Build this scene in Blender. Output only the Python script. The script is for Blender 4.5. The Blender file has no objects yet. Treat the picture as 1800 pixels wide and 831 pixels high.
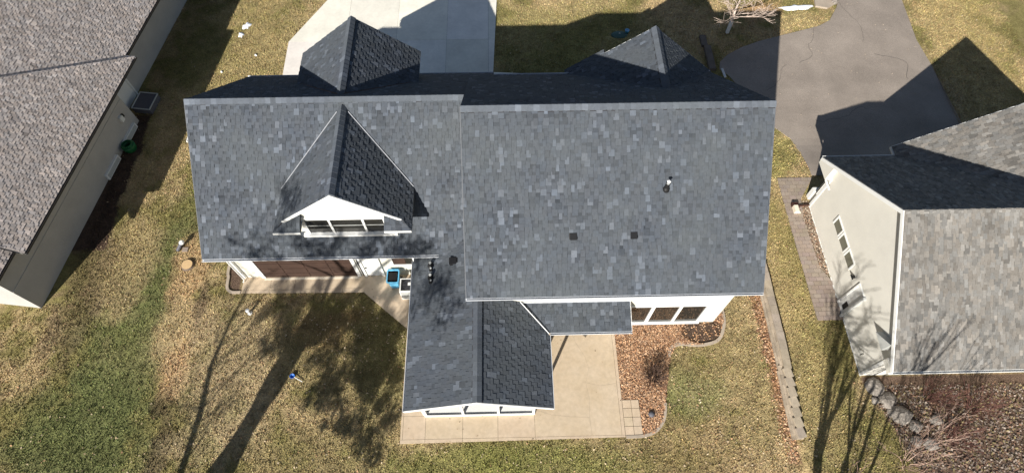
import bpy, math, random
import numpy as np
from mathutils import Vector, Matrix

random.seed(7)
rng = np.random.default_rng(7)
scene = bpy.context.scene
COL = scene.collection

# ------------------------------------------------------------------ camera
cam_data = bpy.data.cameras.new("camera")
cam = bpy.data.objects.new("camera", cam_data)
COL.objects.link(cam)
T, YAW, ROLL, CAMH, FPX = 0.4945, -0.0237, 0.0023, 28.4124, 1051.3208
_r = Matrix.Rotation(YAW, 3, 'Z')
fw = _r @ Vector((0, math.sin(T), -math.cos(T)))
rt = _r @ Vector((1, 0, 0))
up = _r @ Vector((0, math.cos(T), math.sin(T)))
rt, up = (math.cos(ROLL) * rt + math.sin(ROLL) * up, -math.sin(ROLL) * rt + math.cos(ROLL) * up)
m = Matrix.Identity(4)
for i in range(3):
    m[i][0], m[i][1], m[i][2] = rt[i], up[i], -fw[i]
m[2][3] = CAMH
cam.matrix_world = m
cam_data.sensor_width = 36.0
cam_data.lens = FPX / 1800 * 36
cam_data.clip_start = 0.5
cam_data.clip_end = 3000
scene.camera = cam

# ------------------------------------------------------------------ light
SX, SY = 0.8129, 1.6507                      # shadow offset on the ground per metre of height
sun_el = math.atan2(1, math.hypot(SX, SY))
world = bpy.data.worlds.new("World")
scene.world = world
world.use_nodes = True
wn = world.node_tree
bg = wn.nodes["Background"]
sky = wn.nodes.new("ShaderNodeTexSky")
sky.sky_type = 'NISHITA'
sky.sun_disc = False
sky.sun_elevation = sun_el
sky.sun_rotation = math.atan2(-SX, -SY)
sky.altitude = 300
wn.links.new(sky.outputs[0], bg.inputs[0])
bg.inputs[1].default_value = 0.05
sl = bpy.data.lights.new("sun", 'SUN')
sl.energy = 5.0
sl.angle = math.radians(0.5)
sl.color = (1.0, 0.955, 0.88)
sun = bpy.data.objects.new("sun", sl)
COL.objects.link(sun)
sun.rotation_euler = Vector((-SX, -SY, 1)).to_track_quat('Z', 'Y').to_euler()
scene.view_settings.view_transform = 'Standard'
scene.view_settings.look = 'None'
scene.view_settings.gamma = 1
scene.view_settings.exposure = 0.80

# ------------------------------------------------------------------ materials
def mat(name, color=(.5, .5, .5), rough=.85, tint=False, objcol=False, n1=None, n2=None, bump=None,
        spec=.3, metal=0.0, bricks=None):
    """n1, n2 = (scale, amount[, other colour]); bump = (scale, strength, distance)"""
    M = bpy.data.materials.new(name)
    M.use_nodes = True
    nt = M.node_tree
    b = nt.nodes["Principled BSDF"]
    b.inputs["Roughness"].default_value = rough
    b.inputs["Metallic"].default_value = metal
    b.inputs["Specular IOR Level"].default_value = spec
    tc = nt.nodes.new("ShaderNodeNewGeometry")
    pos = tc.outputs["Position"]
    rgb = nt.nodes.new("ShaderNodeRGB")
    rgb.outputs[0].default_value = (*color, 1)
    cur = rgb.outputs[0]
    def mix(kind, fac, a, c):
        n = nt.nodes.new("ShaderNodeMix")
        n.data_type = 'RGBA'
        n.blend_type = kind
        for sock, v in ((n.inputs[0], fac), (n.inputs[6], a), (n.inputs[7], c)):
            if hasattr(v, "is_linked") or hasattr(v, "links"):
                nt.links.new(v, sock)
            else:
                sock.default_value = v
        return n.outputs[2]
    if tint:
        a = nt.nodes.new("ShaderNodeAttribute")
        a.attribute_name = "tint"
        cur = mix('MULTIPLY', 1.0, cur, a.outputs["Color"])
    if objcol:
        a = nt.nodes.new("ShaderNodeObjectInfo")
        cur = mix('MULTIPLY', 1.0, cur, a.outputs["Color"])
    for nn in (n1, n2):
        if not nn:
            continue
        t = nt.nodes.new("ShaderNodeTexNoise")
        t.inputs["Scale"].default_value = nn[0]
        t.inputs["Detail"].default_value = 5
        t.inputs["Roughness"].default_value = .62
        nt.links.new(pos, t.inputs["Vector"])
        r = nt.nodes.new("ShaderNodeMapRange")
        r.inputs[1].default_value = .3
        r.inputs[2].default_value = .7
        nt.links.new(t.outputs["Fac"], r.inputs[0])
        if len(nn) == 2:
            r.inputs[3].default_value = 1 - nn[1]
            r.inputs[4].default_value = 1 + nn[1]
            cur = mix('MULTIPLY', 1.0, cur, r.outputs[0])
        else:
            r.inputs[3].default_value = 0
            r.inputs[4].default_value = nn[1]
            cur = mix('MIX', r.outputs[0], cur, (*nn[2], 1))
    nt.links.new(cur, b.inputs["Base Color"])
    if bump:
        t = nt.nodes.new("ShaderNodeTexNoise")
        t.inputs["Scale"].default_value = bump[0]
        t.inputs["Detail"].default_value = 4
        nt.links.new(pos, t.inputs["Vector"])
        bp = nt.nodes.new("ShaderNodeBump")
        bp.inputs["Strength"].default_value = bump[1]
        bp.inputs["Distance"].default_value = bump[2]
        nt.links.new(t.outputs["Fac"], bp.inputs["Height"])
        nt.links.new(bp.outputs[0], b.inputs["Normal"])
    return M

M_SHINGLE = mat("charcoal shingle", (.068, .077, .093), .92, tint=True, objcol=True,
                n1=(.45, .75, (.083, .092, .098)), n2=(9, .10), bump=(120, .35, .004), spec=.08)
M_TANSH = mat("tan shingle", (.165, .158, .147), .92, tint=True, objcol=True, n1=(1.2, .12), n2=(14, .12), bump=(120, .3, .004), spec=.08)
M_LTAN = mat("pinkish tan shingle", (.33, .295, .275), .92, tint=True, objcol=True, n1=(1.2, .1), n2=(14, .1), bump=(120, .3, .004), spec=.08)
M_VALLEY = mat("dull valley metal", (.22, .23, .25), .6, n1=(6, .2))
M_SAND = mat("joint sand", (.20, .165, .135), .95, n1=(9, .2))
M_RAKE = mat("charcoal edge metal", (.10, .105, .115), .6, n1=(6, .1))
M_DECK = mat("roof deck felt", (.03, .03, .034), .9)
M_WHITE = mat("white trim paint", (.70, .70, .68), .55, n1=(3, .04), n2=(25, .03))
M_WALL = mat("cream stucco", (.54, .53, .47), .9, n1=(1.4, .05), n2=(30, .05), bump=(60, .3, .006))
M_RWALL = mat("pale grey stucco", (.60, .58, .525), .9, n1=(.9, .05), n2=(22, .05), bump=(60, .25, .006))
M_LWALL = mat("warm grey siding", (.40, .385, .365), .85, n1=(1.1, .07), n2=(16, .05))
M_GUTTER = mat("aluminium gutter", (.50, .52, .55), .5, n1=(5, .08), spec=.4)
M_DKGUT = mat("dark gutter", (.035, .033, .032), .6)
M_FLASH = mat("galvanised flashing", (.42, .43, .45), .5, n1=(8, .15), metal=.2)
M_CONC = mat("tan concrete", (.47, .368, .255), .9, objcol=True, n1=(.8, .7, (.54, .445, .335)), n2=(5, .09), bump=(70, .2, .004))
M_DRIVE = mat("pale concrete", (.72, .68, .60), .9, objcol=True, n1=(.7, .10), n2=(5, .05), bump=(70, .2, .004))
M_CURB = mat("concrete edging", (.36, .30, .235), .9, n1=(3, .12), n2=(30, .1))
M_ASPH = mat("worn asphalt", (.262, .224, .190), .95, spec=.1, n1=(.33, .20), n2=(45, .38), bump=(180, .4, .006))
M_STONE = mat("retaining wall block", (.34, .285, .22), .9, objcol=True, n1=(2, .2), n2=(25, .14), bump=(40, .4, .01))
M_PAVER = mat("reddish paver", (.270, .218, .178), .9, objcol=True, n1=(2, .1), n2=(30, .12), bump=(60, .3, .005))
M_ROCK = mat("boulder", (.20, .178, .155), .95, n1=(3.5, .4), n2=(14, .3), bump=(7, .9, .07), spec=.1)
M_GARAGE = mat("brown wood door", (.044, .024, .017), .85, n1=(2, .2), n2=(18, .15))
M_BLACK = mat("black plastic", (.012, .012, .013), .5)
M_DARKIN = mat("dark interior", (.02, .017, .014), .9)
M_GLASS = mat("window glass", (.02, .019, .016), .08, spec=.6)
M_BLUE = mat("sky blue plastic", (.12, .42, .66), .45, n1=(6, .06))
M_BLUE2 = mat("bright blue plastic", (.03, .14, .50), .4)
M_GREEN = mat("green plastic", (.01, .09, .03), .45, n1=(12, .2))
M_TEAL = mat("dull green utility lid", (.05, .10, .09), .6, n1=(10, .15))
M_GREY = mat("grey metal casing", (.42, .43, .42), .5, n1=(8, .06))
M_DGREY = mat("dark grey box", (.09, .09, .105), .6, n1=(8, .12))
M_SNOW = mat("old snow", (.82, .84, .88), .7, n1=(6, .08), bump=(25, .5, .02))
M_WOOD = mat("weathered timber", (.13, .105, .085), .9, n1=(3, .2), n2=(30, .2))
M_BARK = mat("grey brown bark", (.13, .10, .08), .95, n1=(5, .2))
M_BIRCH = mat("pale bark", (.46, .37, .31), .9, n1=(6, .25))
M_TWIG = mat("pinkish bare twig", (.33, .225, .18), .9, n1=(6, .2))
M_REDTW = mat("red dogwood twig", (.11, .05, .04), .9, n1=(6, .2))
M_BROWNTW = mat("brown shrub twig", (.10, .062, .045), .9, n1=(6, .2))
M_LEAF = mat("litter leaf", (1, 1, 1), .9, tint=True)
M_OAKLEAF = mat("dry oak leaf", (.16, .09, .045), .9)
M_GRASS = mat("lawn grass blade", (1, 1, 1), .9, tint=True, spec=.1)
M_SHRUB = mat("yellow green foliage", (.17, .185, .03), .9, tint=True)
M_GROUND = mat("lawn soil and thatch", (1, 1, 1), .95, tint=True, n1=(16, .42), n2=(5, .25), bump=(20, 1.0, .07), spec=.05)
M_CUT = mat("fresh cut wood", (.55, .38, .20), .8, n1=(7, .1))
M_BROWN = mat("brown downspout pipe", (.05, .022, .015), .5)
M_CREAM = mat("cream plastic", (.70, .62, .50), .6)
M_ORANGE = mat("warm interior furnishing", (.30, .13, .03), .8)

# ------------------------------------------------------------------ mesh helpers
class MB:
    def __init__(s):
        s.v, s.f, s.t = [], [], []
    def face(s, pts, tint=(1, 1, 1)):
        b = len(s.v)
        s.v += [tuple(p) for p in pts]
        s.f.append(tuple(range(b, b + len(pts))))
        s.t.append(tint)
        return s
    def box(s, x0, x1, y0, y1, z0, z1, tint=(1, 1, 1), fr=None):
        P = [(x, y, z) for z in (z0, z1) for y in (y0, y1) for x in (x0, x1)]
        if fr:
            o, a, b_, c = fr
            P = [tuple(o + a * p[0] + b_ * p[1] + c * p[2]) for p in P]
        b = len(s.v)
        s.v += P
        for q in ((0, 2, 3, 1), (4, 5, 7, 6), (0, 1, 5, 4), (2, 6, 7, 3), (0, 4, 6, 2), (1, 3, 7, 5)):
            s.f.append(tuple(b + i for i in q))
            s.t.append(tint)
        return s
    def prism(s, poly, vec, tint=(1, 1, 1)):
        """solid: polygon (3D pts) swept by vec"""
        vec = Vector(vec)
        A = [Vector(p) for p in poly]
        B = [p + vec for p in A]
        b = len(s.v)
        n = len(A)
        s.v += [tuple(p) for p in A + B]
        s.f.append(tuple(b + i for i in reversed(range(n))))
        s.f.append(tuple(b + n + i for i in range(n)))
        for i in range(n):
            j = (i + 1) % n
            s.f.append((b + i, b + j, b + n + j, b + n + i))
        s.t += [tint] * (n + 2)
        return s
    def tube(s, pts, rad, n=6, cap=True, tint=(1, 1, 1)):
        pts = [Vector(p) for p in pts]
        if not hasattr(rad, '__len__'):
            rad = [rad] * len(pts)
        rings = []
        for i, p in enumerate(pts):
            d = (pts[min(i + 1, len(pts) - 1)] - pts[max(i - 1, 0)])
            d.normalize()
            a = d.cross(Vector((0, 0, 1)))
            if a.length < .1:
                a = Vector((1, 0, 0))
            a.normalize()
            c = d.cross(a)
            rings.append([len(s.v) + k for k in range(n)])
            for k in range(n):
                an = 2 * math.pi * k / n
                s.v.append(tuple(p + (a * math.cos(an) + c * math.sin(an)) * rad[i]))
        for i in range(len(pts) - 1):
            for k in range(n):
                k2 = (k + 1) % n
                s.f.append((rings[i][k], rings[i][k2], rings[i + 1][k2], rings[i + 1][k]))
                s.t.append(tint)
        if cap:
            s.f.append(tuple(reversed(rings[0])))
            s.f.append(tuple(rings[-1]))
            s.t += [tint, tint]
        return s
    def lathe(s, prof, c=(0, 0, 0), n=20, tint=(1, 1, 1)):
        rings = []
        for r, z in prof:
            rings.append([len(s.v) + k for k in range(n)])
            for k in range(n):
                an = 2 * math.pi * k / n
                s.v.append((c[0] + r * math.cos(an), c[1] + r * math.sin(an), c[2] + z))
        for i in range(len(prof) - 1):
            for k in range(n):
                k2 = (k + 1) % n
                s.f.append((rings[i][k], rings[i][k2], rings[i + 1][k2], rings[i + 1][k]))
                s.t.append(tint)
        s.f.append(tuple(reversed(rings[0])))
        s.f.append(tuple(rings[-1]))
        s.t += [tint, tint]
        return s
    def mesh(s, name, material, smooth=False):
        me = bpy.data.meshes.new(name)
        me.from_pydata(s.v, [], s.f)
        me.materials.append(material)
        a = me.color_attributes.new("tint", 'FLOAT_COLOR', 'CORNER')
        cnt = np.array([len(f) for f in s.f])
        t = np.repeat(np.array(s.t, dtype=np.float32), cnt, axis=0)
        a.data.foreach_set("color", np.hstack([t, np.ones((len(t), 1), np.float32)]).ravel())
        if smooth:
            me.polygons.foreach_set("use_smooth", [True] * len(s.f))
        me.update()
        return me
    def build(s, name, material, parent=None, smooth=False):
        return link(name, s.mesh(name, material, smooth), parent)

def link(name, me, parent=None, loc=None, kind=None):
    o = bpy.data.objects.new(name, me)
    COL.objects.link(o)
    if loc is not None:
        o.location = loc
    if parent is not None:
        o.parent = parent
        if parent.parent is None:
            o.matrix_parent_inverse = Matrix.Translation(-parent.location)
    return o

def tag(o, label=None, cat=None, group=None, kind=None):
    if label: o['label'] = label
    if cat: o['category'] = cat
    if group: o['group'] = group
    if kind: o['kind'] = kind
    return o
def thing(name, label, cat, loc=(0, 0, 0), group=None):
    o = bpy.data.objects.new(name, None)
    o.empty_display_size = .3
    COL.objects.link(o)
    o.location = loc
    return tag(o, label, cat, group)

def np_mesh(name, V, F, material, tint=None, smooth=False):
    """V (n,3), F (m,k) all faces of the same size; tint per vertex"""
    me = bpy.data.meshes.new(name)
    k = F.shape[1]
    me.vertices.add(len(V))
    me.vertices.foreach_set("co", V.astype(np.float32).ravel())
    me.loops.add(F.size)
    me.loops.foreach_set("vertex_index", F.astype(np.int32).ravel())
    me.polygons.add(len(F))
    me.polygons.foreach_set("loop_start", np.arange(0, F.size, k, dtype=np.int32))
    me.polygons.foreach_set("loop_total", np.full(len(F), k, dtype=np.int32))
    if smooth:
        me.polygons.foreach_set("use_smooth", np.ones(len(F), dtype=bool))
    me.materials.append(material)
    if tint is not None:
        a = me.color_attributes.new("tint", 'FLOAT_COLOR', 'POINT')
        a.data.foreach_set("color", np.hstack([tint, np.ones((len(tint), 1))]).astype(np.float32).ravel())
    me.update(calc_edges=True)
    me.validate()
    return me

def clip(poly, a, b, c):
    """keep a*x+b*y<=c"""
    out = []
    n = len(poly)
    for i in range(n):
        p, q = poly[i], poly[(i + 1) % n]
        dp, dq = a * p[0] + b * p[1] - c, a * q[0] + b * q[1] - c
        if dp <= 0:
            out.append(p)
        if (dp < 0 < dq) or (dq < 0 < dp):
            t = dp / (dp - dq)
            out.append((p[0] + t * (q[0] - p[0]), p[1] + t * (q[1] - p[1])))
    return out
def clip_convex(poly, conv):
    """conv counter-clockwise"""
    n = len(conv)
    for i in range(n):
        (x0, y0), (x1, y1) = conv[i], conv[(i + 1) % n]
        a, b = (y1 - y0), -(x1 - x0)
        poly = clip(poly, a, b, a * x0 + b * y0)
        if len(poly) < 3:
            return []
    return poly
def area(p):
    return .5 * sum(p[i][0] * p[(i + 1) % len(p)][1] - p[(i + 1) % len(p)][0] * p[i][1] for i in range(len(p)))
def inside(poly, x, y):
    r = np.zeros(x.shape, bool)
    n = len(poly)
    for i in range(n):
        (x0, y0), (x1, y1) = poly[i], poly[(i + 1) % n]
        if y0 == y1:
            continue
        c = ((y0 > y) != (y1 > y)) & (x < (x1 - x0) * (y - y0) / (y1 - y0) + x0)
        r ^= c
    return r

# smooth value noise in numpy
_lat = rng.random((256, 256))
def vnoise(x, y, s):
    x = x / s + 100.3
    y = y / s + 57.7
    xi, yi = np.floor(x).astype(int), np.floor(y).astype(int)
    fx, fy = x - xi, y - yi
    fx, fy = fx * fx * (3 - 2 * fx), fy * fy * (3 - 2 * fy)
    g = lambda a, b: _lat[a % 256, b % 256]
    return (g(xi, yi) * (1 - fx) + g(xi + 1, yi) * fx) * (1 - fy) + (g(xi, yi + 1) * (1 - fx) + g(xi + 1, yi + 1) * fx) * fy
def fbm(x, y, s, o=4):
    r, a, t = 0, 1, 0
    for k in range(o):
        r = r + a * vnoise(x + 13 * k, y - 7 * k, s)
        t += a
        a *= .55
        s *= .5
    return r / t
def sstep(a, b, x):
    t = np.clip((x - a) / (b - a), 0, 1)
    return t * t * (3 - 2 * t)

# ------------------------------------------------------------------ outlines on the ground (metres)
ASPHALT = [(13.95, 27.7), (13.8, 27.1), (14.3, 26.5), (15.3, 24.4), (16.25, 22.35), (17.0, 21.5), (17.25, 20.4), (17.37, 18.7),
           (27.4, 18.7), (27.4, 27.15), (27.2, 29.4), (27.5, 33.2), (28.4, 40), (30, 60), (25, 60), (24.2, 40), (23.3, 33.6), (22.8, 32.5),
           (22.0, 31.3), (21.2, 30.8), (19.6, 30.3), (18.4, 29.95), (16.8, 29.45), (15.5, 28.9), (14.6, 28.35)]
DRIVE = [(-13.75, 23.4), (-0.57, 23.4), (-0.57, 27.1), (-0.29, 33.75), (0.3, 48), (-6, 48), (-10.0, 37.4), (-13.9, 30.0)]
PATIO = [(-7.3, 13.17), (-7.3, 12.2), (-4.96, 10.2), (-4.96, 4.72), (5.32, 4.80), (5.32, 10.25), (-1.2, 10.25), (-1.2, 13.17)]
APRON = [(-13.58, 12.28), (-7.3, 12.2), (-7.3, 13.17), (-13.58, 13.17)]
BED = [(5.34, 10.25), (5.34, 6.46), (6.12, 6.46), (6.14, 4.86), (6.66, 4.96), (7.15, 5.4), (7.35, 6.2), (7.6, 7.3), (7.9, 8.5), (8.3, 9.1), (9.46, 9.05),
       (10.39, 9.25), (10.80, 9.9), (10.88, 10.55), (10.75, 11.6), (10.75, 13), (10.3, 13), (10.3, 10.25)]
LBED = [(-13.6, 12.35), (-14.1, 12.36), (-14.38, 12.6), (-14.42, 13.2), (-14.5, 13.8), (-14.45, 18), (-13.6, 18)]
PATH = [(15.37, 18.55), (15.37, 15.4), (15.43, 10.1), (16.72, 10.1), (16.72, 12.2), (16.3, 13.0), (16.2, 16.0), (16.4, 17.2), (17.37, 18.55)]
MAIN = [(-13.6, 13.17), (-1.2, 13.17), (-1.2, 10.25), (10.32, 10.25), (10.32, 21.8), (-0.9, 21.8), (-0.9, 23.5), (-13.6, 23.5)]
ROCKBED = [(16.7, 7.3), (17.2, 5.8), (17.6, 4.6), (18.0, 3.2), (18.1, 0), (26, 0), (26, 7.3)]

def hgt(x, y):
    s1 = sstep(13.12, 13.35, x)
    s2 = sstep(11.0, 14.5, x)
    k = sstep(13.5, 15.5, y)
    s = s1 * (1 - k) + s2 * k
    h = .30 * s * (1 - sstep(18.8, 21.5, y))
    h = h * sstep(-6, 2.5, y)
    return h + .03 * (fbm(x, y, 3.0, 3) - .5) * sstep(2, 6, np.abs(x - 1) * 0 + 6)

# ------------------------------------------------------------------ ground sheet
def axis(a, b, st, far):
    core = np.arange(a, b + st / 2, st)
    lo = a - np.cumsum(st * 1.35 ** np.arange(1, 24))
    hi = b + np.cumsum(st * 1.35 ** np.arange(1, 24))
    return np.concatenate([lo[lo > -far][::-1], core, hi[hi < far]])
def ground_colour(x, y):
    """base colour of thatch and soil (dry straw, green patches, bare soil), plus one shadow streak painted in soil colour"""
    straw = np.array([.405, .305, .165]); olive = np.array([.200, .172, .068]); green = np.array([.128, .142, .054])
    tan = np.array([.47, .32, .175]); soil = np.array([.085, .058, .042]); leafb = np.array([.27, .145, .075])
    n = fbm(x, y, 4.5, 5)
    n2 = fbm(x + 40, y, 1.1, 4)
    n3 = fbm(x - 20, y + 9, .35, 3)
    g = np.clip((n - .46) * 4 + (n2 - .5) * 2.6 + (n3 - .5) * 1.6 + .16, 0, 1)
    g = g[..., None]
    c = straw * (1 - g) + olive * g
    def blob(cx, cy, rx, ry, col, w, rot=0, edge=.35):
        nonlocal c
        dx, dy = x - cx, y - cy
        ca, sa = math.cos(rot), math.sin(rot)
        u, v = (dx * ca + dy * sa) / rx, (-dx * sa + dy * ca) / ry
        d = np.sqrt(u * u + v * v) + (n2 - .5) * 1.1 + (n3 - .5) * .5
        k = (sstep(1 + edge, 1 - edge, d) * w)[..., None]
        c = c * (1 - k) + np.array(col) * k
    # side yard on the left: green strip with straw edges
    blob(-18.9, 9.0, 2.4, 6.5, green * 1.08, .72)
    blob(-19.5, 5.0, 3.2, 3.2, green, .85)
    blob(-17.6, 14.5, 1.5, 4.6, green, .6, -.25)
    blob(-19.9, 14.0, 1.6, 3.2, straw, .65)
    blob(-21.6, 12.4, 1.2, 3.8, soil, .45)
    blob(-16.6, 13.5, .9, 1.9, tan, .75)
    blob(-16.4, 10.5, 1.0, 1.7, straw * 1.05, .8)
    blob(-16.0, 8.3, .75, 1.6, tan, .85)
    blob(-16.3, 6.6, .5, .5, soil, .6)
    blob(-15.8, 4.6, .45, 1.9, soil, .6)  # long dark streak: a shadow on the lawn put into the ground colour
    blob(-15.5, 11.9, .35, 1.0, soil * 1.5, .6)
    blob(-13.5, 8.0, 2.2, 4.6, (.37, .29, .17), .6)
    blob(-9.4, 10.2, 1.2, 1.0, leafb, .5)
    blob(-7.5, 10.4, 1.4, 1.2, leafb * 1.1, .5)
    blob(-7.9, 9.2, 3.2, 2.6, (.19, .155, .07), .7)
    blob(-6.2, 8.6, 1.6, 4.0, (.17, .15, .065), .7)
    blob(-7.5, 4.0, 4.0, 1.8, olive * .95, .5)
    blob(0.5, 3.6, 6, .9, (.20, .20, .062), .75)
    blob(8.5, 6.6, 1.6, 1.3, green * 1.4, .55)
    blob(9.6, 8.5, 1.5, 1.2, olive, .5)
    blob(8.5, 4.2, 3, 1.5, (.30, .22, .11), .5)
    blob(11.6, 7.5, 1.0, 4, (.29, .235, .11), .55)
    blob(12.95, 8.8, .42, 4.6, leafb * 1.05, .85)
    blob(14.3, 5.0, 1.2, 3.0, (.25, .21, .085), .5)
    blob(15.0, 8.6, .8, 2.2, (.26, .21, .09), .5)
    blob(14.2, 13, 1.2, 8, (.36, .285, .13), .6)
    blob(15.0, 20.4, 1.9, 1.6, (.26, .24, .075), .7)
    blob(-16.5, 29, 3.2, 7, (.31, .255, .11), .6)
    blob(4, 30, 6, 3.2, (.28, .25, .095), .55)
    blob(17.5, 32.2, 1.6, 1.0, (.42, .27, .15), .8)
    blob(20, 31.3, 2.4, .8, (.36, .28, .14), .8)
    blob(30.5, 30, 2.6, 9, (.36, .285, .125), .6)
    c = c * (.62 + .76 * n3[..., None])
    for poly, col in ((BED, leafb * 1.1), (LBED, soil * 1.3), (ROCKBED, soil * 1.5)):
        k = inside(poly, x, y)[..., None]
        c = np.where(k, np.array(col) * (.75 + .5 * n2[..., None]), c)
    d = np.sqrt(((x - 9.8) / 1.15) ** 2 + ((y - 9.75) / .65) ** 2)
    k = (sstep(1.1, .85, d) * inside(BED, x, y))[..., None]
    c = c * (1 - k) + soil * (.8 + .5 * n3[..., None]) * k
    far = np.clip(np.maximum(np.maximum(-x - 30, x - 34), np.maximum(-y - 6, y - 42)) / 8, 0, 1)[..., None]
    c = c * (1 - far) + np.array([.31, .25, .12]) * far
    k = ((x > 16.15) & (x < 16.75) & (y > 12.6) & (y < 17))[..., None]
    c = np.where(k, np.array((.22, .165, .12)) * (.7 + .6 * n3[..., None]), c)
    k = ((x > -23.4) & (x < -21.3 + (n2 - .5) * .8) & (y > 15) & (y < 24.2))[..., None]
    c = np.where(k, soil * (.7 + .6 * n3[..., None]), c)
    return c
gx, gy = axis(-36, 38, .2, 420), axis(-8, 46, .2, 420)
GX, GY = np.meshgrid(gx, gy)
GZ = hgt(GX, GY)
V = np.stack([GX, GY, GZ], -1).reshape(-1, 3)
nx, ny = len(gx), len(gy)
idx = np.arange(nx * ny).reshape(ny, nx)
F = np.stack([idx[:-1, :-1], idx[:-1, 1:], idx[1:, 1:], idx[1:, :-1]], -1).reshape(-1, 4)
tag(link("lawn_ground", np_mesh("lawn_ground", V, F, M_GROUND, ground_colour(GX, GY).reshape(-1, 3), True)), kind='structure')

def drape(name, poly, cell, off, material, lift=None, parent=None):
    """sheet that follows the terrain, cut exactly to the outline, with a short edge skirt"""
    xs = [p[0] for p in poly]; ys = [p[1] for p in poly]
    mb = MB()
    H = lambda x, y: float(hgt(np.array(x), np.array(y))) + off if lift is None else lift
    x = math.floor(min(xs) / cell) * cell
    while x < max(xs):
        col = clip(clip(poly, -1, 0, -x), 1, 0, x + cell)
        if len(col) >= 3:
            y = math.floor(min(ys) / cell) * cell
            while y < max(ys):
                q = clip(clip(col, 0, -1, -y), 0, 1, y + cell)
                if len(q) >= 3 and abs(area(q)) > 1e-5:
                    if area(q) < 0:
                        q = q[::-1]
                    mb.face([(p[0], p[1], H(*p)) for p in q])
                y += cell
        x += cell
    n = len(poly)
    for i in range(n):
        p, q = poly[i], poly[(i + 1) % n]
        mb.face([(p[0], p[1], H(*p)), (q[0], q[1], H(*q)), (q[0], q[1], H(*q) - .12), (p[0], p[1], H(*p) - .12)])
    return mb.build(name, material, parent)

tag(drape("asphalt_driveway", ASPHALT, .5, .03, M_ASPH), kind='structure')

am = MB()
rr = random.Random(31)
for (x_, y_, a_, L_n) in ((19, 27.5, .4, 26), (23.6, 29.2, 1.5, 30), (16.4, 25.2, 1.1, 18), (22.2, 23.6, 2.6, 24), (25.5, 26, 1.9, 22)):
    for k in range(L_n):
        a_ += rr.gauss(0, .28)
        q_ = (x_ + .16 * math.cos(a_), y_ + .16 * math.sin(a_))
        n_ = (-math.sin(a_) * .006, math.cos(a_) * .006)
        if bool(inside(ASPHALT, np.array([q_[0]]), np.array([q_[1]]))[0]) and q_[1] > 21.8:
            am.face([(x_ - n_[0], y_ - n_[1], .052), (q_[0] - n_[0], q_[1] - n_[1], .052), (q_[0] + n_[0], q_[1] + n_[1], .052), (x_ + n_[0], y_ + n_[1], .052)])
        x_, y_ = q_
tag(am.build("asphalt_crack", M_DECK), kind='structure')
pb = MB()
for k in range(150):
    x_, y_ = rr.uniform(14, 28), rr.uniform(21.8, 34)
    if bool(inside(ASPHALT, np.array([x_]), np.array([y_]))[0]):
        z_ = rr.uniform(.012, .03)
        pb.lathe([(z_, -.005), (z_ * .8, z_), (z_ * .3, z_ * 1.3)], (x_, y_, .05), 5)
tag(pb.build("loose_pebbles", M_CURB), "loose pale pebbles sprinkled over the asphalt driveway", "pebbles", kind='stuff')

# ------------------------------------------------------------------ concrete: slabs are pieces with recessed joints
def slab_set(root, outline, xs, ys, top, material, tones=.06, thick=.15, gap=.012, name="concrete_slab", seed=1):
    rr = random.Random(seed)
    for i in range(len(xs) - 1):
        for j in range(len(ys) - 1):
            q = clip(clip(clip(clip(outline, -1, 0, -(xs[i] + gap / 2)), 1, 0, xs[i + 1] - gap / 2), 0, -1, -(ys[j] + gap / 2)), 0, 1, ys[j + 1] - gap / 2)
            if len(q) < 3 or abs(area(q)) < .004:
                continue
            if area(q) < 0:
                q = q[::-1]
            zt = top + rr.uniform(-.003, .003)
            o = MB().prism([(p[0], p[1], zt - thick) for p in q], (0, 0, thick)).build(name, material, root)
            k = 1 + rr.uniform(-tones, tones)
            o.color = (k, k * (1 + rr.uniform(-.015, .015)), k * (1 + rr.uniform(-.03, .03)), 1)
dr = bpy.data.objects.new("concrete_driveway", None); COL.objects.link(dr); tag(dr, kind='structure')
drape("joint_bed", DRIVE, 4, 0, M_DECK, lift=.03, parent=dr)
slab_set(dr, DRIVE, [-14, -10.2, -6.9, -3.6, -.87, 1], [23, 26.5, 29.98, 33.9, 37.6, 41.3, 45, 49], .06, M_DRIVE, seed=3)
st_ = bpy.data.objects.new("front_stoop", None); COL.objects.link(st_); tag(st_, kind='structure')
slab_set(st_, [(-.54, 25.6), (1.55, 25.6), (1.55, 26.9), (-.54, 27.06)], [-1, 3], [20, 30], .09, M_DRIVE)
pt = bpy.data.objects.new("rear_patio", None); COL.objects.link(pt); tag(pt, kind='structure')
drape("joint_bed", PATIO, 4, 0, M_DECK, lift=.03, parent=pt)
slab_set(pt, clip(PATIO, 0, 1, 4.89), [-4.97, -3.83, -2.12, -.5, 1.2, 5.4], [4.6, 4.89], .06, M_CONC, tones=.03, seed=5)
slab_set(pt, clip(clip(PATIO, 0, -1, -4.89), 1, 0, 1.2), [-4.97, -4.86, -3.83, -2.12, -.5, 1.2], [4.89, 5.93, 10.2], .06, M_CONC, tones=.035, seed=6)
slab_set(pt, clip(clip(PATIO, 0, -1, -4.89), -1, 0, -1.2), [1.2, 5.17, 5.4], [4.89, 10.3], .06, M_CONC, tones=.02, seed=7)
slab_set(pt, [(-7.3, 13.17), (-7.3, 12.2), (-4.97, 10.2), (-1.2, 10.2), (-1.2, 13.17)], [-7.4, -4.97, -1.1], [10.2, 13.2], .06, M_CONC, tones=.02, seed=8)
ap = bpy.data.objects.new("garage_apron", None); COL.objects.link(ap); tag(ap, kind='structure')
drape("joint_bed", APRON, 4, 0, M_DECK, lift=.03, parent=ap)
slab_set(ap, APRON, [-13.7, -13.35, -12.15, -10.9, -9.65, -8.4, -7.2], [12.0, 12.43, 13.2], .06, M_CONC, tones=.05, seed=6)
pw = bpy.data.objects.new("paver_landing", None); COL.objects.link(pw); tag(pw, kind='structure')
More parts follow.
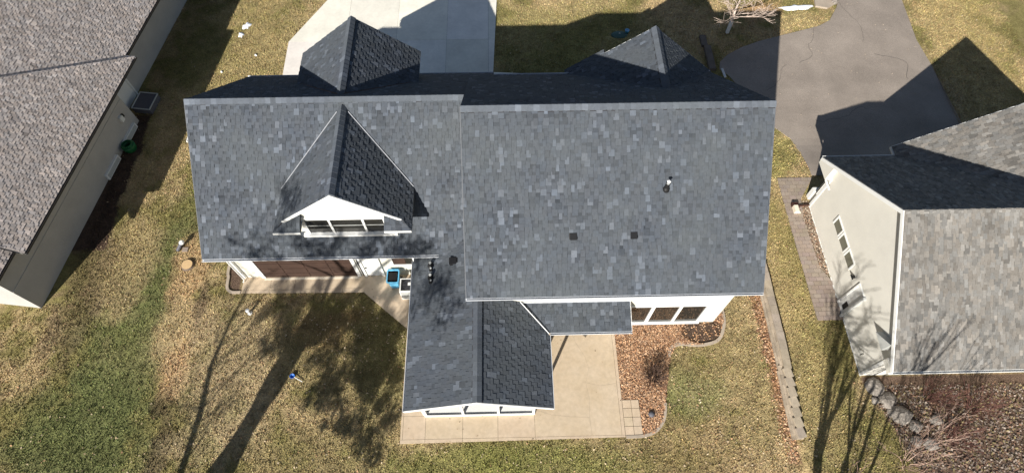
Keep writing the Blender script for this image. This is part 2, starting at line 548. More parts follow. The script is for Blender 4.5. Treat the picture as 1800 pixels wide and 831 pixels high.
slab_set(pw, [(5.34, 4.87), (6.13, 4.87), (6.10, 6.46), (5.34, 6.46)], [5.3, 5.74, 6.2], [4.8, 5.27, 5.68, 6.08, 6.5], .055, M_CONC, tones=.07, gap=.02, name="paver", seed=8)

# hairline cracks across the big slab
cm = MB()
for pts_ in ([(3.1, 10.1), (3.35, 9.3), (3.75, 8.6), (3.9, 8.0), (3.7, 7.3), (3.8, 6.6), (3.75, 5.6), (3.8, 4.9)], [(1.25, 6.1), (2.0, 5.85), (2.9, 5.75), (3.75, 5.7)], [(3.75, 7.3), (4.4, 7.15), (5.1, 7.25)]):
    for p_, q_ in zip(pts_[:-1], pts_[1:]):
        d_ = (Vector(q_) - Vector(p_)).normalized()
        n_ = Vector((-d_.y, d_.x)) * .003
        cm.face([(p_[0] + n_.x, p_[1] + n_.y, .067), (p_[0] - n_.x, p_[1] - n_.y, .067), (q_[0] - n_.x, q_[1] - n_.y, .067), (q_[0] + n_.x, q_[1] + n_.y, .067)])
cm.build("crack", M_STONE, pt)

# paver path beside the right-hand house
pp = bpy.data.objects.new("paver_path", None); COL.objects.link(pp); tag(pp, kind='structure')
drape("joint_sand", PATH, .5, .022, M_SAND, parent=pp)
rr = random.Random(4)
pav_mesh = {}
row = 0
y = 10.1
extra = MB()
while y < 18.5:
    x = 15.2 + (0 if row % 2 else .19)
    while x < 17.4:
        q = clip_convex([(p[0], p[1]) for p in PATH], [(x, y), (x + .37, y), (x + .37, y + .235), (x, y + .235)])
        if len(q) >= 3 and abs(area(q)) > .02:
            full = abs(area(q)) > .086
            cx_, cy_ = x + .185, y + .1175
            z = float(hgt(np.array(cx_), np.array(cy_))) + .04
            if full:
                if 'p' not in pav_mesh:
                    pav_mesh['p'] = MB().box(-.177, .177, -.1095, .1095, -.03, .006).mesh("paver", M_PAVER)
                o = link("paver", pav_mesh['p'], pp, (cx_, cy_, z + rr.uniform(-.003, .003)))
            else:
                c = (sum(p[0] for p in q) / len(q), sum(p[1] for p in q) / len(q))
                q = [(c[0] + (p[0] - c[0]) * .94, c[1] + (p[1] - c[1]) * .94) for p in q]
                if area(q) < 0: q = q[::-1]
                o = MB().prism([(p[0], p[1], z - .03) for p in q], (0, 0, .036)).build("paver", M_PAVER, pp)
            k = rr.uniform(.92, 1.10)
            o.color = (k, k * rr.uniform(.97, 1.03), k * rr.uniform(.95, 1.06), 1)
        x += .37
    y += .235
    row += 1

# bed edging kerbs
def edging(name, pts, w, h, label):
    pts = [Vector((p[0], p[1], 0)) for p in pts]
    fine = []
    for i in range(len(pts) - 1):
        p0, p1, p2, p3 = pts[max(i - 1, 0)], pts[i], pts[i + 1], pts[min(i + 2, len(pts) - 1)]
        for k in range(5):
            t = k / 5
            fine.append(.5 * ((2 * p1) + (-p0 + p2) * t + (2 * p0 - 5 * p1 + 4 * p2 - p3) * t * t + (-p0 + 3 * p1 - 3 * p2 + p3) * t ** 3))
    fine.append(pts[-1])
    mb = MB()
    L, R = [], []
    for i, p in enumerate(fine):
        d = (fine[min(i + 1, len(fine) - 1)] - fine[max(i - 1, 0)]).normalized()
        nrm = Vector((-d.y, d.x, 0)) * w / 2
        L.append(p + nrm); R.append(p - nrm)
    up_ = Vector((0, 0, h))
    dn = Vector((0, 0, -.05))
    for i in range(len(fine) - 1):
        mb.face([L[i] + up_, R[i] + up_, R[i + 1] + up_, L[i + 1] + up_])
        mb.face([L[i] + dn, L[i] + up_, L[i + 1] + up_, L[i + 1] + dn])
        mb.face([R[i] + up_, R[i] + dn, R[i + 1] + dn, R[i + 1] + up_])
    for i in (0, len(fine) - 1):
        mb.face([L[i] + dn, R[i] + dn, R[i] + up_, L[i] + up_])
    return tag(mb.build(name, M_CURB), label, "garden edging")
edging("garden_edging", [(-13.62, 12.34), (-14.1, 12.36), (-14.36, 12.6), (-14.42, 13.2), (-14.5, 13.8), (-14.45, 17)], .14, .07,
       "curved concrete edging round the mulch corner at the left end of the apron")
edging("garden_edging", [(10.78, 12.2), (10.86, 11.2), (10.90, 10.5), (10.80, 9.95), (10.39, 9.28), (9.5, 9.05), (8.5, 9.12), (8.0, 8.9), (7.85, 8.5)], .15, .07,
       "curved concrete edging round the dark mulch corner by the big rear window")
edging("garden_edging", [(7.36, 6.3), (7.25, 5.7), (7.0, 5.25), (6.6, 4.95), (6.1, 4.82), (5.35, 4.80)], .13, .07,
       "curved concrete edging beside the small square pavers below the leafy bed")

# ------------------------------------------------------------------ shingled roofs
def frame3(P0, U, V):
    U = Vector(U).normalized()
    V = Vector(V)
    V = (V - U * V.dot(U)).normalized()
    return Vector(P0), U, V, U.cross(V)
INDIV = []          # shingles big enough in the picture to be pieces
tabs_mesh = {}
def shingle_field(parent, P0, U, V, polys, material, E=.285, tone='dark', seed=0, indiv=0, wr=(.15, .25), name="shingles", below=.0):
    """polys: convex outlines in (u,v); tabs overlap upward, alternate tabs hang half an exposure lower"""
    r = random.Random(seed)
    P0, U, V, N = frame3(P0, U, V)
    mb = MB()
    us = [p[0] for q in polys for p in q]; vs = [p[1] for q in polys for p in q]
    u0, u1, v0, v1 = min(us), max(us), min(vs), max(vs)
    n = 0
    v = v0 - E * .5
    cand = []
    while v < v1:
        u = u0 - r.uniform(0, .2)
        par = n % 2
        while u < u1:
            w = r.choice([wr[0], wr[0] * .55 + wr[1] * .45, wr[1]])
            st = (E * .5 if (par) else 0) + r.choice((0, 0, .02, -.02))
            par = 1 - par if r.random() < .93 else par
            vb, vt = v - st, v + E * 1.32
            z = r.random()
            if tone == 'dark':
                t = r.gauss(1, .042)
                if z < .105: t *= r.uniform(1.5, 2.0)
                elif z < .21: t *= r.uniform(.66, .82)
                elif z < .31: t *= r.uniform(1.08, 1.24)
                hu = r.uniform(-.03, .03)
            else:
                t = r.gauss(1, .09)
                if z < .2: t *= r.uniform(1.15, 1.3)
                elif z < .4: t *= r.uniform(.74, .88)
                hu = r.uniform(-.02, .05)
            col = (t * (1 + hu), t, t * (1 - hu))
            h_hi = .034 + r.uniform(0, .006)
            vband = vb + E - r.choice((.0, .0, .022, .03))
            hh = lambda vv: .003 + (h_hi - .003) * max(0., min(1., (vt - vv) / (vt - vb)))
            rect = [(u + .003, vb), (u + w - .003, vb), (u + w - .003, vt), (u + .003, vt)]
            for q in polys:
                c = clip_convex(rect, q)
                if len(c) < 3 or area(c) < 1e-4:
                    continue
                if indiv and len(c) == 4 and abs(area(c) - (w - .006) * (vt - vb)) < 1e-5:
                    cand.append((vb, u, w, vt - vb, col))
                    continue
                top = [P0 + U * a + V * b + N * hh(b) for a, b in c]
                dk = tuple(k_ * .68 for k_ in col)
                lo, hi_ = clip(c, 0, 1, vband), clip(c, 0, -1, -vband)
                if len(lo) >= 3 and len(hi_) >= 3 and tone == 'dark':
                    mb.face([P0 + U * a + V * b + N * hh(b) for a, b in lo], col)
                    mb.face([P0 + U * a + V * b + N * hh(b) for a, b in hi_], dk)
                else:
                    mb.face(top, col)
                for i in range(len(c)):
                    a, b = c[i], c[(i + 1) % len(c)]
                    if abs(a[1] - vt) < 1e-6 and abs(b[1] - vt) < 1e-6:
                        continue
                    A = P0 + U * a[0] + V * a[1] - N * .004
                    B = P0 + U * b[0] + V * b[1] - N * .004
                    mb.face([top[i], A, B, top[(i + 1) % len(c)]], col)
            u += w
        v += E
        n += 1
    return mb, cand, (P0, U, V, N)

def tab_piece(w, ln):
    k = (round(w, 3), round(ln, 2))
    if k not in tabs_mesh:
        mb = MB()
        z0, z1 = .037, .003
        a, b = .003, w - .003
        mb.face([(a, 0, z0), (b, 0, z0), (b, ln, z1), (a, ln, z1)])
        mb.face([(a, 0, -.004), (b, 0, -.004), (b, 0, z0), (a, 0, z0)])
        mb.face([(a, 0, z0), (a, ln, z1), (a, ln, -.004), (a, 0, -.004)])
        mb.face([(b, ln, z1), (b, 0, z0), (b, 0, -.004), (b, ln, -.004)])
        mb.face([(a, ln, -.004), (b, ln, -.004), (b, 0, -.004), (a, 0, -.004)])
        tabs_mesh[k] = mb.mesh("shingle", M_SHINGLE)
    return tabs_mesh[k]

def roof(root, P0, U, V, polys, material=M_SHINGLE, seed=0, tone='dark', indiv=0, E=.285, thick=.16, wr=(.15, .25), key=None):
    """a roof face: solid deck with its shingles; returns the deck object"""
    P, Uu, Vv, N = frame3(P0, U, V)
    deck = MB()
    for q in polys:
        deck.prism([P + Uu * a + Vv * b - N * thick for a, b in q], N * (thick - .004))
    d = deck.build("roof", M_DECK, root)
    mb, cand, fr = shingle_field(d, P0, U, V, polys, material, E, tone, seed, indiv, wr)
    if indiv and cand:
        cand.sort(key=key or (lambda c: c[0]))
        for vb, u, w, ln, col in cand[indiv:]:
            a = [P + Uu * x + Vv * y + N * z for x, y, z in ((u + .003, vb, .037), (u + w - .003, vb, .037), (u + w - .003, vb + ln, .003), (u + .003, vb + ln, .003))]
            b = [p - N * .02 for p in a]
            mb.face(a, col); mb.face([a[0], b[0], b[1], a[1]], col); mb.face([a[1], b[1], b[2], a[2]], col); mb.face([a[3], b[3], b[0], a[0]], col)
        rot = Matrix((Uu, Vv, N)).transposed().to_4x4()
        for vb, u, w, ln, col in cand[:indiv]:
            o = bpy.data.objects.new("shingle", tab_piece(w, ln))
            COL.objects.link(o)
            o.parent = d
            o.matrix_basis = Matrix.Translation(P + Uu * u + Vv * vb) @ rot
            o.color = (*col, 1)
    if mb.f:
        tag(mb.build("shingles", material, d), kind='stuff')
    return d

def ridge_caps(parent, A, B, down1, down2, material=M_SHINGLE, w=.17, step=.24, seed=0, tone=1.1, lift=.03):
    """overlapping bent cap shingles from A to B; down1/down2 = downhill unit vectors on both sides"""
    r = random.Random(seed)
    A, B = Vector(A), Vector(B)
    d = (B - A).normalized()
    L = (B - A).length
    n = max(1, round(L / step))
    s = L / n
    d1, d2 = Vector(down1).normalized(), Vector(down2).normalized()
    bis = -(d1 + d2).normalized()
    mb = MB()
    def P(t, k, z):
        q = Vector((0, 0, 0)) + d * t + bis * z
        if k < 0: q = q + d1 * w
        if k > 0: q = q + d2 * w
        return q
    for z0, z1 in ((lift + .012, lift),):
        T = [[P(t, k, z) for k in (-1, 0, 1)] for t, z in ((0, z0), (s * 1.12, z1))]
        bot = [[p - bis * (.04 + z0 * .8) for p in row_] for row_ in T]
        def quad(a, b, c, e):
            mb.face([a, b, c, e])
        quad(T[0][0], T[0][1], T[1][1], T[1][0]); quad(T[0][1], T[0][2], T[1][2], T[1][1])
        quad(T[0][0], bot[0][0], bot[0][1], T[0][1]); quad(T[0][1], bot[0][1], bot[0][2], T[0][2])
        quad(T[0][0], T[1][0], bot[1][0], bot[0][0]); quad(T[0][2], bot[0][2], bot[1][2], T[1][2])
    me = mb.mesh("ridge_cap", material)
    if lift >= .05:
        ub = MB()  # black strip past the cap edges paints the shade line of the gap
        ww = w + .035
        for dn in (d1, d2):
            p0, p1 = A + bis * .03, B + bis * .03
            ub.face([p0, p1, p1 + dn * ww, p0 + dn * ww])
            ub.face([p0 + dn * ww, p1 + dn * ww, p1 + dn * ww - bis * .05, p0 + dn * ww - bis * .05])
        ub.build("cap_gap_shade", M_DECK, parent)
    for i in range(n):
        o = link("ridge_cap", me, parent, A + d * s * i)
        t = tone * r.gauss(1, .08)
        if r.random() < .22: t *= 1.3
        o.color = (t, t, t, 1)

def board(root, name, A, B, h, t, material, out, down=(0, 0, -1)):
    """a trim board from A to B (top edge), depth h downward, thickness t outward"""
    A, B = Vector(A), Vector(B)
    dn = Vector(down) * h
    o_ = Vector(out).normalized() * t
    return MB().prism([A, B, B + dn, A + dn], o_).build(name, material, root)

def gutter(root, A, B, out, w=.13, d=.11, material=M_GUTTER, hanger=True):
    """an open trough with lip from A to B, starting at the eave edge"""
    A, B = Vector(A), Vector(B)
    o = Vector(out).normalized()
    prof = [(0, 0), (0, -d), (w * .8, -d), (w, -.02), (w, .008), (w - .018, .008), (w - .022, -.02), (w * .76, -d + .012), (.012, -d + .012), (.012, 0)]
    return MB().prism([A + o * a + Vector((0, 0, b)) for a, b in prof], B - A).build("gutter", material, root)

# ------------------------------------------------------------------ MAIN HOUSE
house = thing("house", "large cream house under charcoal shingle roofs, filling the middle of the scene", "house", (-1, 16, 0))
PITCH = .811
def zL(y): return 7.79 - PITCH * (18.33 - y)
def zR(y): return 9.94 - .813 * (15.84 - y)
def zLf(y): return 7.79 - PITCH * (y - 18.33)
def zRf(y): return 9.94 - .79 * (y - 15.84)

# walls
MB().prism([(-13.6, 13.17, 0), (-13.6, 23.5, 0), (-13.6, 23.5, zLf(23.5) - .2), (-13.6, 18.33, 7.55), (-13.6, 13.17, zL(13.17) - .2)], (12.4, 0, 0)).build("wall", M_WALL, house)
MB().prism([(-1.2, 10.25, 0), (-1.2, 21.8, 0), (-1.2, 21.8, zRf(21.8) - .2), (-1.2, 15.84, 9.7), (-1.2, 10.25, zR(10.25) - .2)], (11.52, 0, 0)).build("wall", M_WALL, house)
MB().box(-1.2, -.9, 21.81, 23.5, 0, 3.1).build("wall", M_WALL, house)

# rear slope of the taller section
s_ = math.hypot(1, .813)
LR = (15.84 - 9.72) * s_
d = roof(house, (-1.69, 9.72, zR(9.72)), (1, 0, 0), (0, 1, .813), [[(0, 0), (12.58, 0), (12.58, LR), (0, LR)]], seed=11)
ridge_roof = d
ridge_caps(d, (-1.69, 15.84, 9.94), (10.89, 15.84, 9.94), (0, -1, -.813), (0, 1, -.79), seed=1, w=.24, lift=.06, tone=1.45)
LRf = (22.25 - 15.84) * math.hypot(1, .79)
roof(house, (10.89, 22.25, zRf(22.25)), (-1, 0, 0), (0, -1, .79), [[(0, 0), (12.58, 0), (12.58, LRf), (0, LRf)]], seed=12)
# lower (left) section
sl_ = math.hypot(1, PITCH)
LL = (18.33 - 12.68) * sl_
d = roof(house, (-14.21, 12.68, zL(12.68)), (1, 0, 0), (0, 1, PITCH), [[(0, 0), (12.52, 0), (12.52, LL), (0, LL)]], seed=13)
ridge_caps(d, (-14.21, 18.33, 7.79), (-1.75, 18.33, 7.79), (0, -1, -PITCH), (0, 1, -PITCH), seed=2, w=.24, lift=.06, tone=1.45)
LLf = (23.98 - 18.33) * sl_
roof(house, (-.5, 23.98, zLf(23.98)), (-1, 0, 0), (0, -1, PITCH), [[(0, 0), (13.71, 0), (13.71, LLf), (0, LLf)]], seed=14)
# rakes (verge boards) and gutters
def rake(A, B, out, mtl=M_RAKE, h=.2, t=.03):
    board(house, "rake_board", Vector(A) + Vector((0, 0, .012)), Vector(B) + Vector((0, 0, .012)), h, t, mtl, out)
rake((10.89, 9.72, zR(9.72)), (10.89, 15.84, 9.94), (1, 0, 0))
rake((10.89, 22.25, zRf(22.25)), (10.89, 15.84, 9.94), (1, 0, 0))
rake((-1.69, 9.72, zR(9.72)), (-1.69, 15.84, 9.94), (-1, 0, 0))
rake((-14.21, 12.68, zL(12.68)), (-14.21, 18.33, 7.79), (-1, 0, 0))
rake((-14.21, 23.98, zLf(23.98)), (-14.21, 18.33, 7.79), (-1, 0, 0))
rake((-.5, 23.98, zLf(23.98)), (-.5, 22.3, zLf(22.3)), (1, 0, 0))
gutter(house, (-1.72, 9.72, zR(9.72) - .01), (10.92, 9.72, zR(9.72) - .01), (0, -1, 0), w=.10)
gutter(house, (-14.24, 12.68, zL(12.68) - .01), (-1.72, 12.68, zL(12.68) - .01), (0, -1, 0), w=.12)
gutter(house, (10.92, 22.25, zRf(22.25) - .01), (-.45, 22.25, zRf(22.25) - .01), (0, 1, 0))
gutter(house, (-.5, 23.98, zLf(23.98) - .01), (-14.24, 23.98, zLf(23.98) - .01), (0, 1, 0))
# soffits
MB().box(-14.15, -1.25, 12.72, 13.165, 2.98, 3.02).build("soffit", M_WHITE, house)
MB().box(-1.6, 10.85, 9.76, 10.245, 4.72, 4.76).build("soffit", M_WHITE, house)

# front gables
def gable(ridge_x, z_r, y_back, y_front, left, right, seed, note=0, caps=True, mtl=M_SHINGLE):
    """cross gable facing +y; left/right = (half width, drop per metre)"""
    for side, (hw, k), sd in ((-1, left, seed), (1, right, seed + 1)):
        L = hw * math.hypot(1, k)
        depth = y_front - y_back
        # eave point, u runs so that U x V points up
        if side < 0:
            P0 = (ridge_x - hw, y_front, z_r - k * hw); U = (0, -1, 0); V = (1, 0, k)
            dep2 = y_front - (18.33 + (7.79 - (z_r - k * hw)) / PITCH) + .6
            poly = [(0, 0), (max(dep2, .1), 0), (depth + .3, L), (0, L)]
        else:
            P0 = (ridge_x + hw, y_back - .3, z_r - k * hw); U = (0, 1, 0); V = (-1, 0, k)
            dep2 = (18.33 + (7.79 - (z_r - k * hw)) / PITCH) - (y_back - .3) - .6
            poly = [(dep2, 0), (depth + .3, 0), (depth + .3, L), (0, L)]
        d_ = roof(house, P0, U, V, [poly], seed=sd, material=mtl)
        board(house, "rake_board", (ridge_x + side * hw, y_front, z_r - k * hw + .01), (ridge_x, y_front, z_r + .01), .18, .03, M_WHITE, (0, 1, 0))
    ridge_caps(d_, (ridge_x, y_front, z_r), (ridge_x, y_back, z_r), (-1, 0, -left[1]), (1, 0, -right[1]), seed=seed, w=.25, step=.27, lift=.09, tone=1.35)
gable(-7.47, 7.32, 18.9, 23.95, (3.13, .76), (3.13, .76), 21)
MB().prism([(-10.2, 23.51, 2.9), (-4.75, 23.51, 2.9), (-4.75, 23.51, 5.05), (-7.47, 23.51, 7.1), (-10.2, 23.51, 5.05)], (0, .08, 0)).build("gable_wall", M_WALL, house)
MB().box(-10.55, -10.15, 23.55, 23.93, 4.72, 4.92).box(-4.78, -4.4, 23.55, 23.93, 4.72, 4.92).build("cornice_return", M_WHITE, house)
gable(7.45, 7.78, 18.4, 22.45, (4.15, .74), (3.55, .86), 23)
MB().prism([(3.7, 21.82, 4.3), (10.6, 21.82, 4.3), (10.6, 21.82, 4.9), (7.45, 21.82, 7.55), (3.7, 21.82, 4.9)], (0, .08, 0)).build("gable_wall", M_WALL, house)
# little shingled corner in front of its left slope
Lk = 1.9 * math.hypot(1, .74)
roof(house, (3.3, 22.72, 7.78 - .74 * 4.15), (0, -1, 0), (1, 0, .74), [[(0, 0), (.26, 0), (.26, Lk), (0, Lk)]], seed=26)
def strip(name, pts, w, mtl, h=.02):
    mb = MB()
    for a, b in zip(pts[:-1], pts[1:]):
        mb.tube([a, b], [w, w], n=4)
    return mb.build(name, mtl, house)
strip("valley_flashing", [(7.3, 18.53, 7.72), (3.35, 22.45, 4.62)], .03, M_FLASH)
strip("valley_flashing", [(7.6, 18.53, 7.72), (10.87, 22.2, 4.85)], .03, M_FLASH)
strip("valley_flashing", [(-7.6, 18.98, 7.32), (-10.6, 21.9, 4.93)], .025, M_BROWN)
strip("valley_flashing", [(-7.3, 18.98, 7.32), (-4.34, 21.9, 4.93)], .025, M_BROWN)

# rear dormer
DX, DZ, DK = -7.2, 7.58, .775
DE = DZ - DK * 3.03          # eave height
yv = 18.33 - (7.79 - DE) / PITCH          # where its eave meets the main slope
Ld = 3.03 * math.hypot(1, DK)
def mirror_roof(sign, seed):
    """dormer slope: main field behind the rake, and the foot that runs forward as a return"""
    be, br, f, lv = yv - 12.88, 18.07 - 12.88, 13.31 - 12.88, .42 * math.hypot(1, DK)
    t = lv / Ld
    bl = be + (br - be) * t
    polys = [[(0, 0), (be, 0), (bl, lv), (f, lv)], [(f, lv), (bl, lv), (br, Ld), (f, Ld)]]
    if sign < 0:
        return roof(house, (DX - 3.03, 12.88, DE), (0, -1, 0), (1, 0, DK), [[(-a_, b_) for a_, b_ in q][::-1] for q in polys], seed=seed)
    return roof(house, (DX + 3.03, 12.88, DE), (0, 1, 0), (-1, 0, DK), polys, seed=seed)
mirror_roof(-1, 31)
d = mirror_roof(1, 32)
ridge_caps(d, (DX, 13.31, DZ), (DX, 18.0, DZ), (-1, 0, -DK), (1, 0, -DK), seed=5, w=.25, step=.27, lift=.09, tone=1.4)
# dormer wall, gable, window
WY = 13.62
MB().prism([(-9.75, WY, 3.6), (-4.65, WY, 3.6), (-4.65, WY, DE + .35), (DX, WY, DZ - .2), (-9.75, WY, DE + .35)], (0, 1.6, 0)).build("dormer_wall", M_WALL, house)
for sg in (-1, 1):
    xe = DX + sg * 3.03; xr = DX + sg * 2.66
    # white barge board on the rake
    A = Vector((DX, 13.31, DZ + .01)); B = Vector((xr, 13.31, DZ - DK * 2.66 + .01))
    board(house, "barge_board", A, B, .17, .035, M_WHITE, (0, -1, 0))
    # shingled return at the foot of the rake: surface rising from the front edge to the wall
    zi = DE + .36
    if sg < 0:
        P0 = (xe, 12.88, DE); U = (1, 0, 0)
        poly = [(0, 0), (1.18, 0), (1.18, .86), (.42, .52)]
    else:
        P0 = (xe - 1.18, 12.88, DE); U = (1, 0, 0)
        poly = [(0, 0), (1.18, 0), (.76, .52), (0, .86)]
    roof(house, P0, U, (0, .74, .40), [poly], seed=40 + sg, thick=.1)
    xa, xb = (xe - .02, xe + 1.18) if sg < 0 else (xe - 1.18, xe + .02)
    MB().box(xa, xb, 12.835, 12.875, DE - .09, DE + .012).build("fascia", M_WHITE, house)
    MB().box(xa + .05, xb - .02, 12.88, WY - .003, DE - .13, DE - .11).build("soffit", M_WHITE, house)
    MB().box(xe - .022 if sg < 0 else xe + .002, xe - .002 if sg < 0 else xe + .022, 12.88, yv + .1, DE - .15, DE + .0).build("fascia", M_RAKE, house)
    # bright step flashing up the dormer valley
    a = Vector((xe, yv, DE + .06)); b = Vector((DX + sg * .25, 17.83, zL(17.83) + .05))
    nml = Vector((0, -PITCH, 1)).normalized()
    dirv = (b - a).normalized()
    side = dirv.cross(nml).normalized()
    MB().prism([a - side * .02, a + side * .02, b + side * .02, b - side * .02], nml * .03).build("valley_flashing", M_VALLEY, house)
win = MB()
zb, zt = 3.98, 5.22
for x0, x1 in ((-9.2, -9.03), (-7.98, -7.88), (-6.46, -6.36), (-5.5, -5.36)):
    win.box(x0, x1, WY - .09, WY - .002, zb, zt)
win.box(-9.3, -5.3, WY - .12, WY - .002, zt + .002, zt + .15)
W = win.build("window", M_WHITE, house)
MB().box(-9.35, -5.0, WY - .22, WY - .002, zb - .14, zb - .002).build("window_sill", M_WHITE, W)
for x0, x1 in ((-9.03, -7.98), (-7.88, -6.46), (-6.36, -5.5)):
    MB().box(x0 + .002, x1 - .002, WY - .035, WY - .006, zb + .002, zt - .002).build("pane", M_GLASS, W)
    MB().box(x0 + .004, x1 - .004, WY - .055, WY - .037, zb + .60, zb + .63).build("glazing_bar", M_GREY, W)

# rear garage wall trims and openings (wall face y = 13.17)
Y = 13.168
g = MB()
for x0, x1 in ((-12.62, -12.44), (-7.68, -7.5)):
    g.box(x0, x1, Y - .07, Y, .0, 2.25)
g.box(-12.62, -7.5, Y - .07, Y, 2.252, 2.42)
gf = g.build("garage_door_frame", M_WHITE, house)
gd = MB().box(-12.438, -7.682, Y - .02, Y, .04, 2.25).build("garage_door", M_GARAGE, house)
for r_ in range(4):
    for c_ in range(4):
        MB().box(-12.40 + c_ * 1.19, -12.40 + c_ * 1.19 + 1.11, Y - .045, Y - .021, .10 + r_ * .54, .10 + r_ * .54 + .44).build("panel", M_GARAGE, gd)
MB().box(-12.5, -7.6, 12.98, Y - .075, .061, .075).build("threshold", M_CREAM, house)
MB().box(-13.64, -13.5, Y - .04, Y, 0, 2.9).build("corner_board", M_WHITE, house)
dd = MB().box(-7.3, -7.18, Y - .09, Y, .06, 2.3).box(-6.37, -6.27, Y - .09, Y, .06, 2.3).box(-7.3, -6.27, Y - .09, Y, 2.302, 2.4).build("door_frame", M_WHITE, house)
MB().box(-7.178, -6.372, Y - .03, Y, .08, 2.3).build("door", M_WHITE, dd)
MB().box(-7.4, -7.302, Y - .05, Y, .06, 2.4).build("door_reveal", M_DECK, dd)
MB().box(-7.12, -7.04, Y - .08, Y - .032, 1.0, 1.08).build("handle", M_BLACK, dd)
w2 = MB().box(-5.72, -5.62, Y - .06, Y, 1.3, 2.9).box(-4.6, -4.5, Y - .06, Y, 1.3, 2.9).box(-5.72, -4.5, Y - .06, Y, 1.2, 1.298).build("window", M_WHITE, house)
MB().box(-5.618, -4.602, Y - .02, Y - .004, 1.3, 2.88).build("pane", M_GLASS, w2)
MB().box(-5.618, -5.0, Y - .035, Y - .022, 1.34, 2.88).build("blind", M_GARAGE, w2)
MB().tube([(-5.3, Y - .03, .75), (-5.1, Y - .03, .76)], .04, n=6).build("outdoor_tap", M_GREY, house)
MB().tube([(-13.5, 12.98, 2.6), (-13.5, 12.98, .25), (-13.55, 12.86, .12)], .045, n=6).build("downspout", M_WHITE, house)
# small white bracket under the left verge
MB().box(-14.62, -14.25, 17.38, 17.44, 6.15, 6.2).box(-14.62, -14.57, 17.25, 17.57, 6.13, 6.22).box(-14.4, -14.36, 17.28, 17.5, 6.12, 6.2).build("bracket", M_WHITE, house)

# tall rear wall openings (wall face y = 10.25)
Y = 10.248
fr = MB()
for x0, x1 in ((5.72, 5.84), (6.80, 6.96), (8.12, 8.25), (9.38, 9.5)):
    fr.box(x0, x1, Y - .07, Y, .24, 2.32)
fr.box(5.72, 9.5, Y - .07, Y, 2.322, 2.42)
fr.box(5.68, 9.54, Y - .12, Y, .12, .238)
W = fr.build("window", M_WHITE, house)
for x0, x1 in ((5.842, 6.798), (6.962, 8.118), (8.252, 9.378)):
    MB().box(x0, x1, Y - .02, Y - .004, .242, 2.318).build("pane", M_GLASS, W)
    MB().box(x0, x1, Y - .045, Y - .021, .242, .30).build("sash", M_GREY, W)
# sliding door below the pent roof
sd = MB().box(2.1, 2.2, Y - .06, Y, .06, 2.2).box(3.55, 3.63, Y - .06, Y, .06, 2.2).box(4.95, 5.05, Y - .06, Y, .06, 2.2).box(2.1, 5.05, Y - .06, Y, 2.202, 2.3).build("sliding_door", M_WHITE, house)
MB().box(2.202, 3.548, Y - .03, Y - .004, .08, 2.2).build("pane", M_GLASS, sd)
MB().box(3.632, 4.948, Y - .03, Y - .004, .08, 2.2).build("pane", M_GLASS, sd)
MB().box(1.25, 5.2, Y - .22, Y - .06, .062, .14).build("threshold", M_CREAM, house)

# pent roof over the rear door
PZ = 2.65
kp = .31
def pr(x, y): return (x, y, PZ + kp * (y - 8.93))
Lp = (10.245 - 8.93) * math.hypot(1, kp)
d = roof(house, pr(1.2, 8.93), (1, 0, 0), (0, 1, kp), [[(.66, 0), (4.42, 0), (4.42, Lp), (-.55, Lp)]], seed=51, thick=.12)
gutter(house, (1.95, 8.93, PZ - .01), (5.65, 8.93, PZ - .01), (0, -1, 0), w=.10)
board(house, "rake_board", (5.62, 8.93, PZ + .01), (5.62, 10.245, pr(0, 10.245)[2] + .01), .13, .03, M_WHITE, (1, 0, 0))
board(house, "head_flashing", (.6, 10.2, pr(0, 10.2)[2] + .10), (5.66, 10.2, pr(0, 10.2)[2] + .10), .10, .04, M_GUTTER, (0, 1, 0))
MB().prism([(5.55, 9.0, PZ - .14), (5.55, 10.245, PZ - .14), (5.55, 10.245, PZ + kp * 1.2 - .14)], (.05, 0, 0)).build("cheek", M_GREY, house)
MB().box(5.2, 5.32, 10.0, Y, 0, 2.5).build("pilaster", M_WHITE, house)
MB().box(1.9, 5.6, 8.98, 10.24, PZ - .17, PZ - .15).build("soffit", M_WHITE, house)

# porch: low gable to the rear
QX, QZ, QK, QE = -1.265, 3.95, .415, 2.65
hw = (QZ - QE) / QK
Lq = hw * math.hypot(1, QK)
yf = 5.60
YS = 9.0 - yf
# left slope: reaches back under the lower wing's eave
kn = lambda c: (abs(c[1]))      # nearest the front first
roof(house, (QX - hw, 13.16, QE), (0, -1, 0), (1, 0, QK), [[(0, 0), (13.16 - yf, 0), (13.16 - yf, Lq), (0, Lq)]], seed=61, indiv=140,
     key=lambda c: -c[1])
d = roof(house, (QX + hw, yf, QE), (0, 1, 0), (-1, 0, QK), [[(0, 0), (8.88 - yf, 0), (10.24 - yf, 1.36), (10.24 - yf, Lq), (0, Lq)]], seed=62, indiv=160,
         key=lambda c: c[1])
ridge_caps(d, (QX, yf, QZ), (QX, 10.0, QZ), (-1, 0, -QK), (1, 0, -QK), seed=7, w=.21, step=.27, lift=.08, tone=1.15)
gutter(house, (QX - hw, 12.68, QE - .01), (QX - hw, yf - .03, QE - .01), (-1, 0, 0), w=.09)
gutter(house, (QX + hw, yf - .03, QE - .01), (QX + hw, 8.86, QE - .01), (1, 0, 0), w=.09)
for sg in (-1, 1):
    board(house, "rake_board", (QX, yf, QZ + .012), (QX + sg * (hw + .05), yf, QZ - QK * (hw + .05) + .012), .17, .03, M_WHITE, (0, -1, 0))
a = Vector((QX + hw + .03, 8.86, QE + .07)); b = Vector((.62, 10.22, 3.16 + .07))
MB().tube([a, b], .022, n=4).build("valley_flashing", M_WHITE, house)
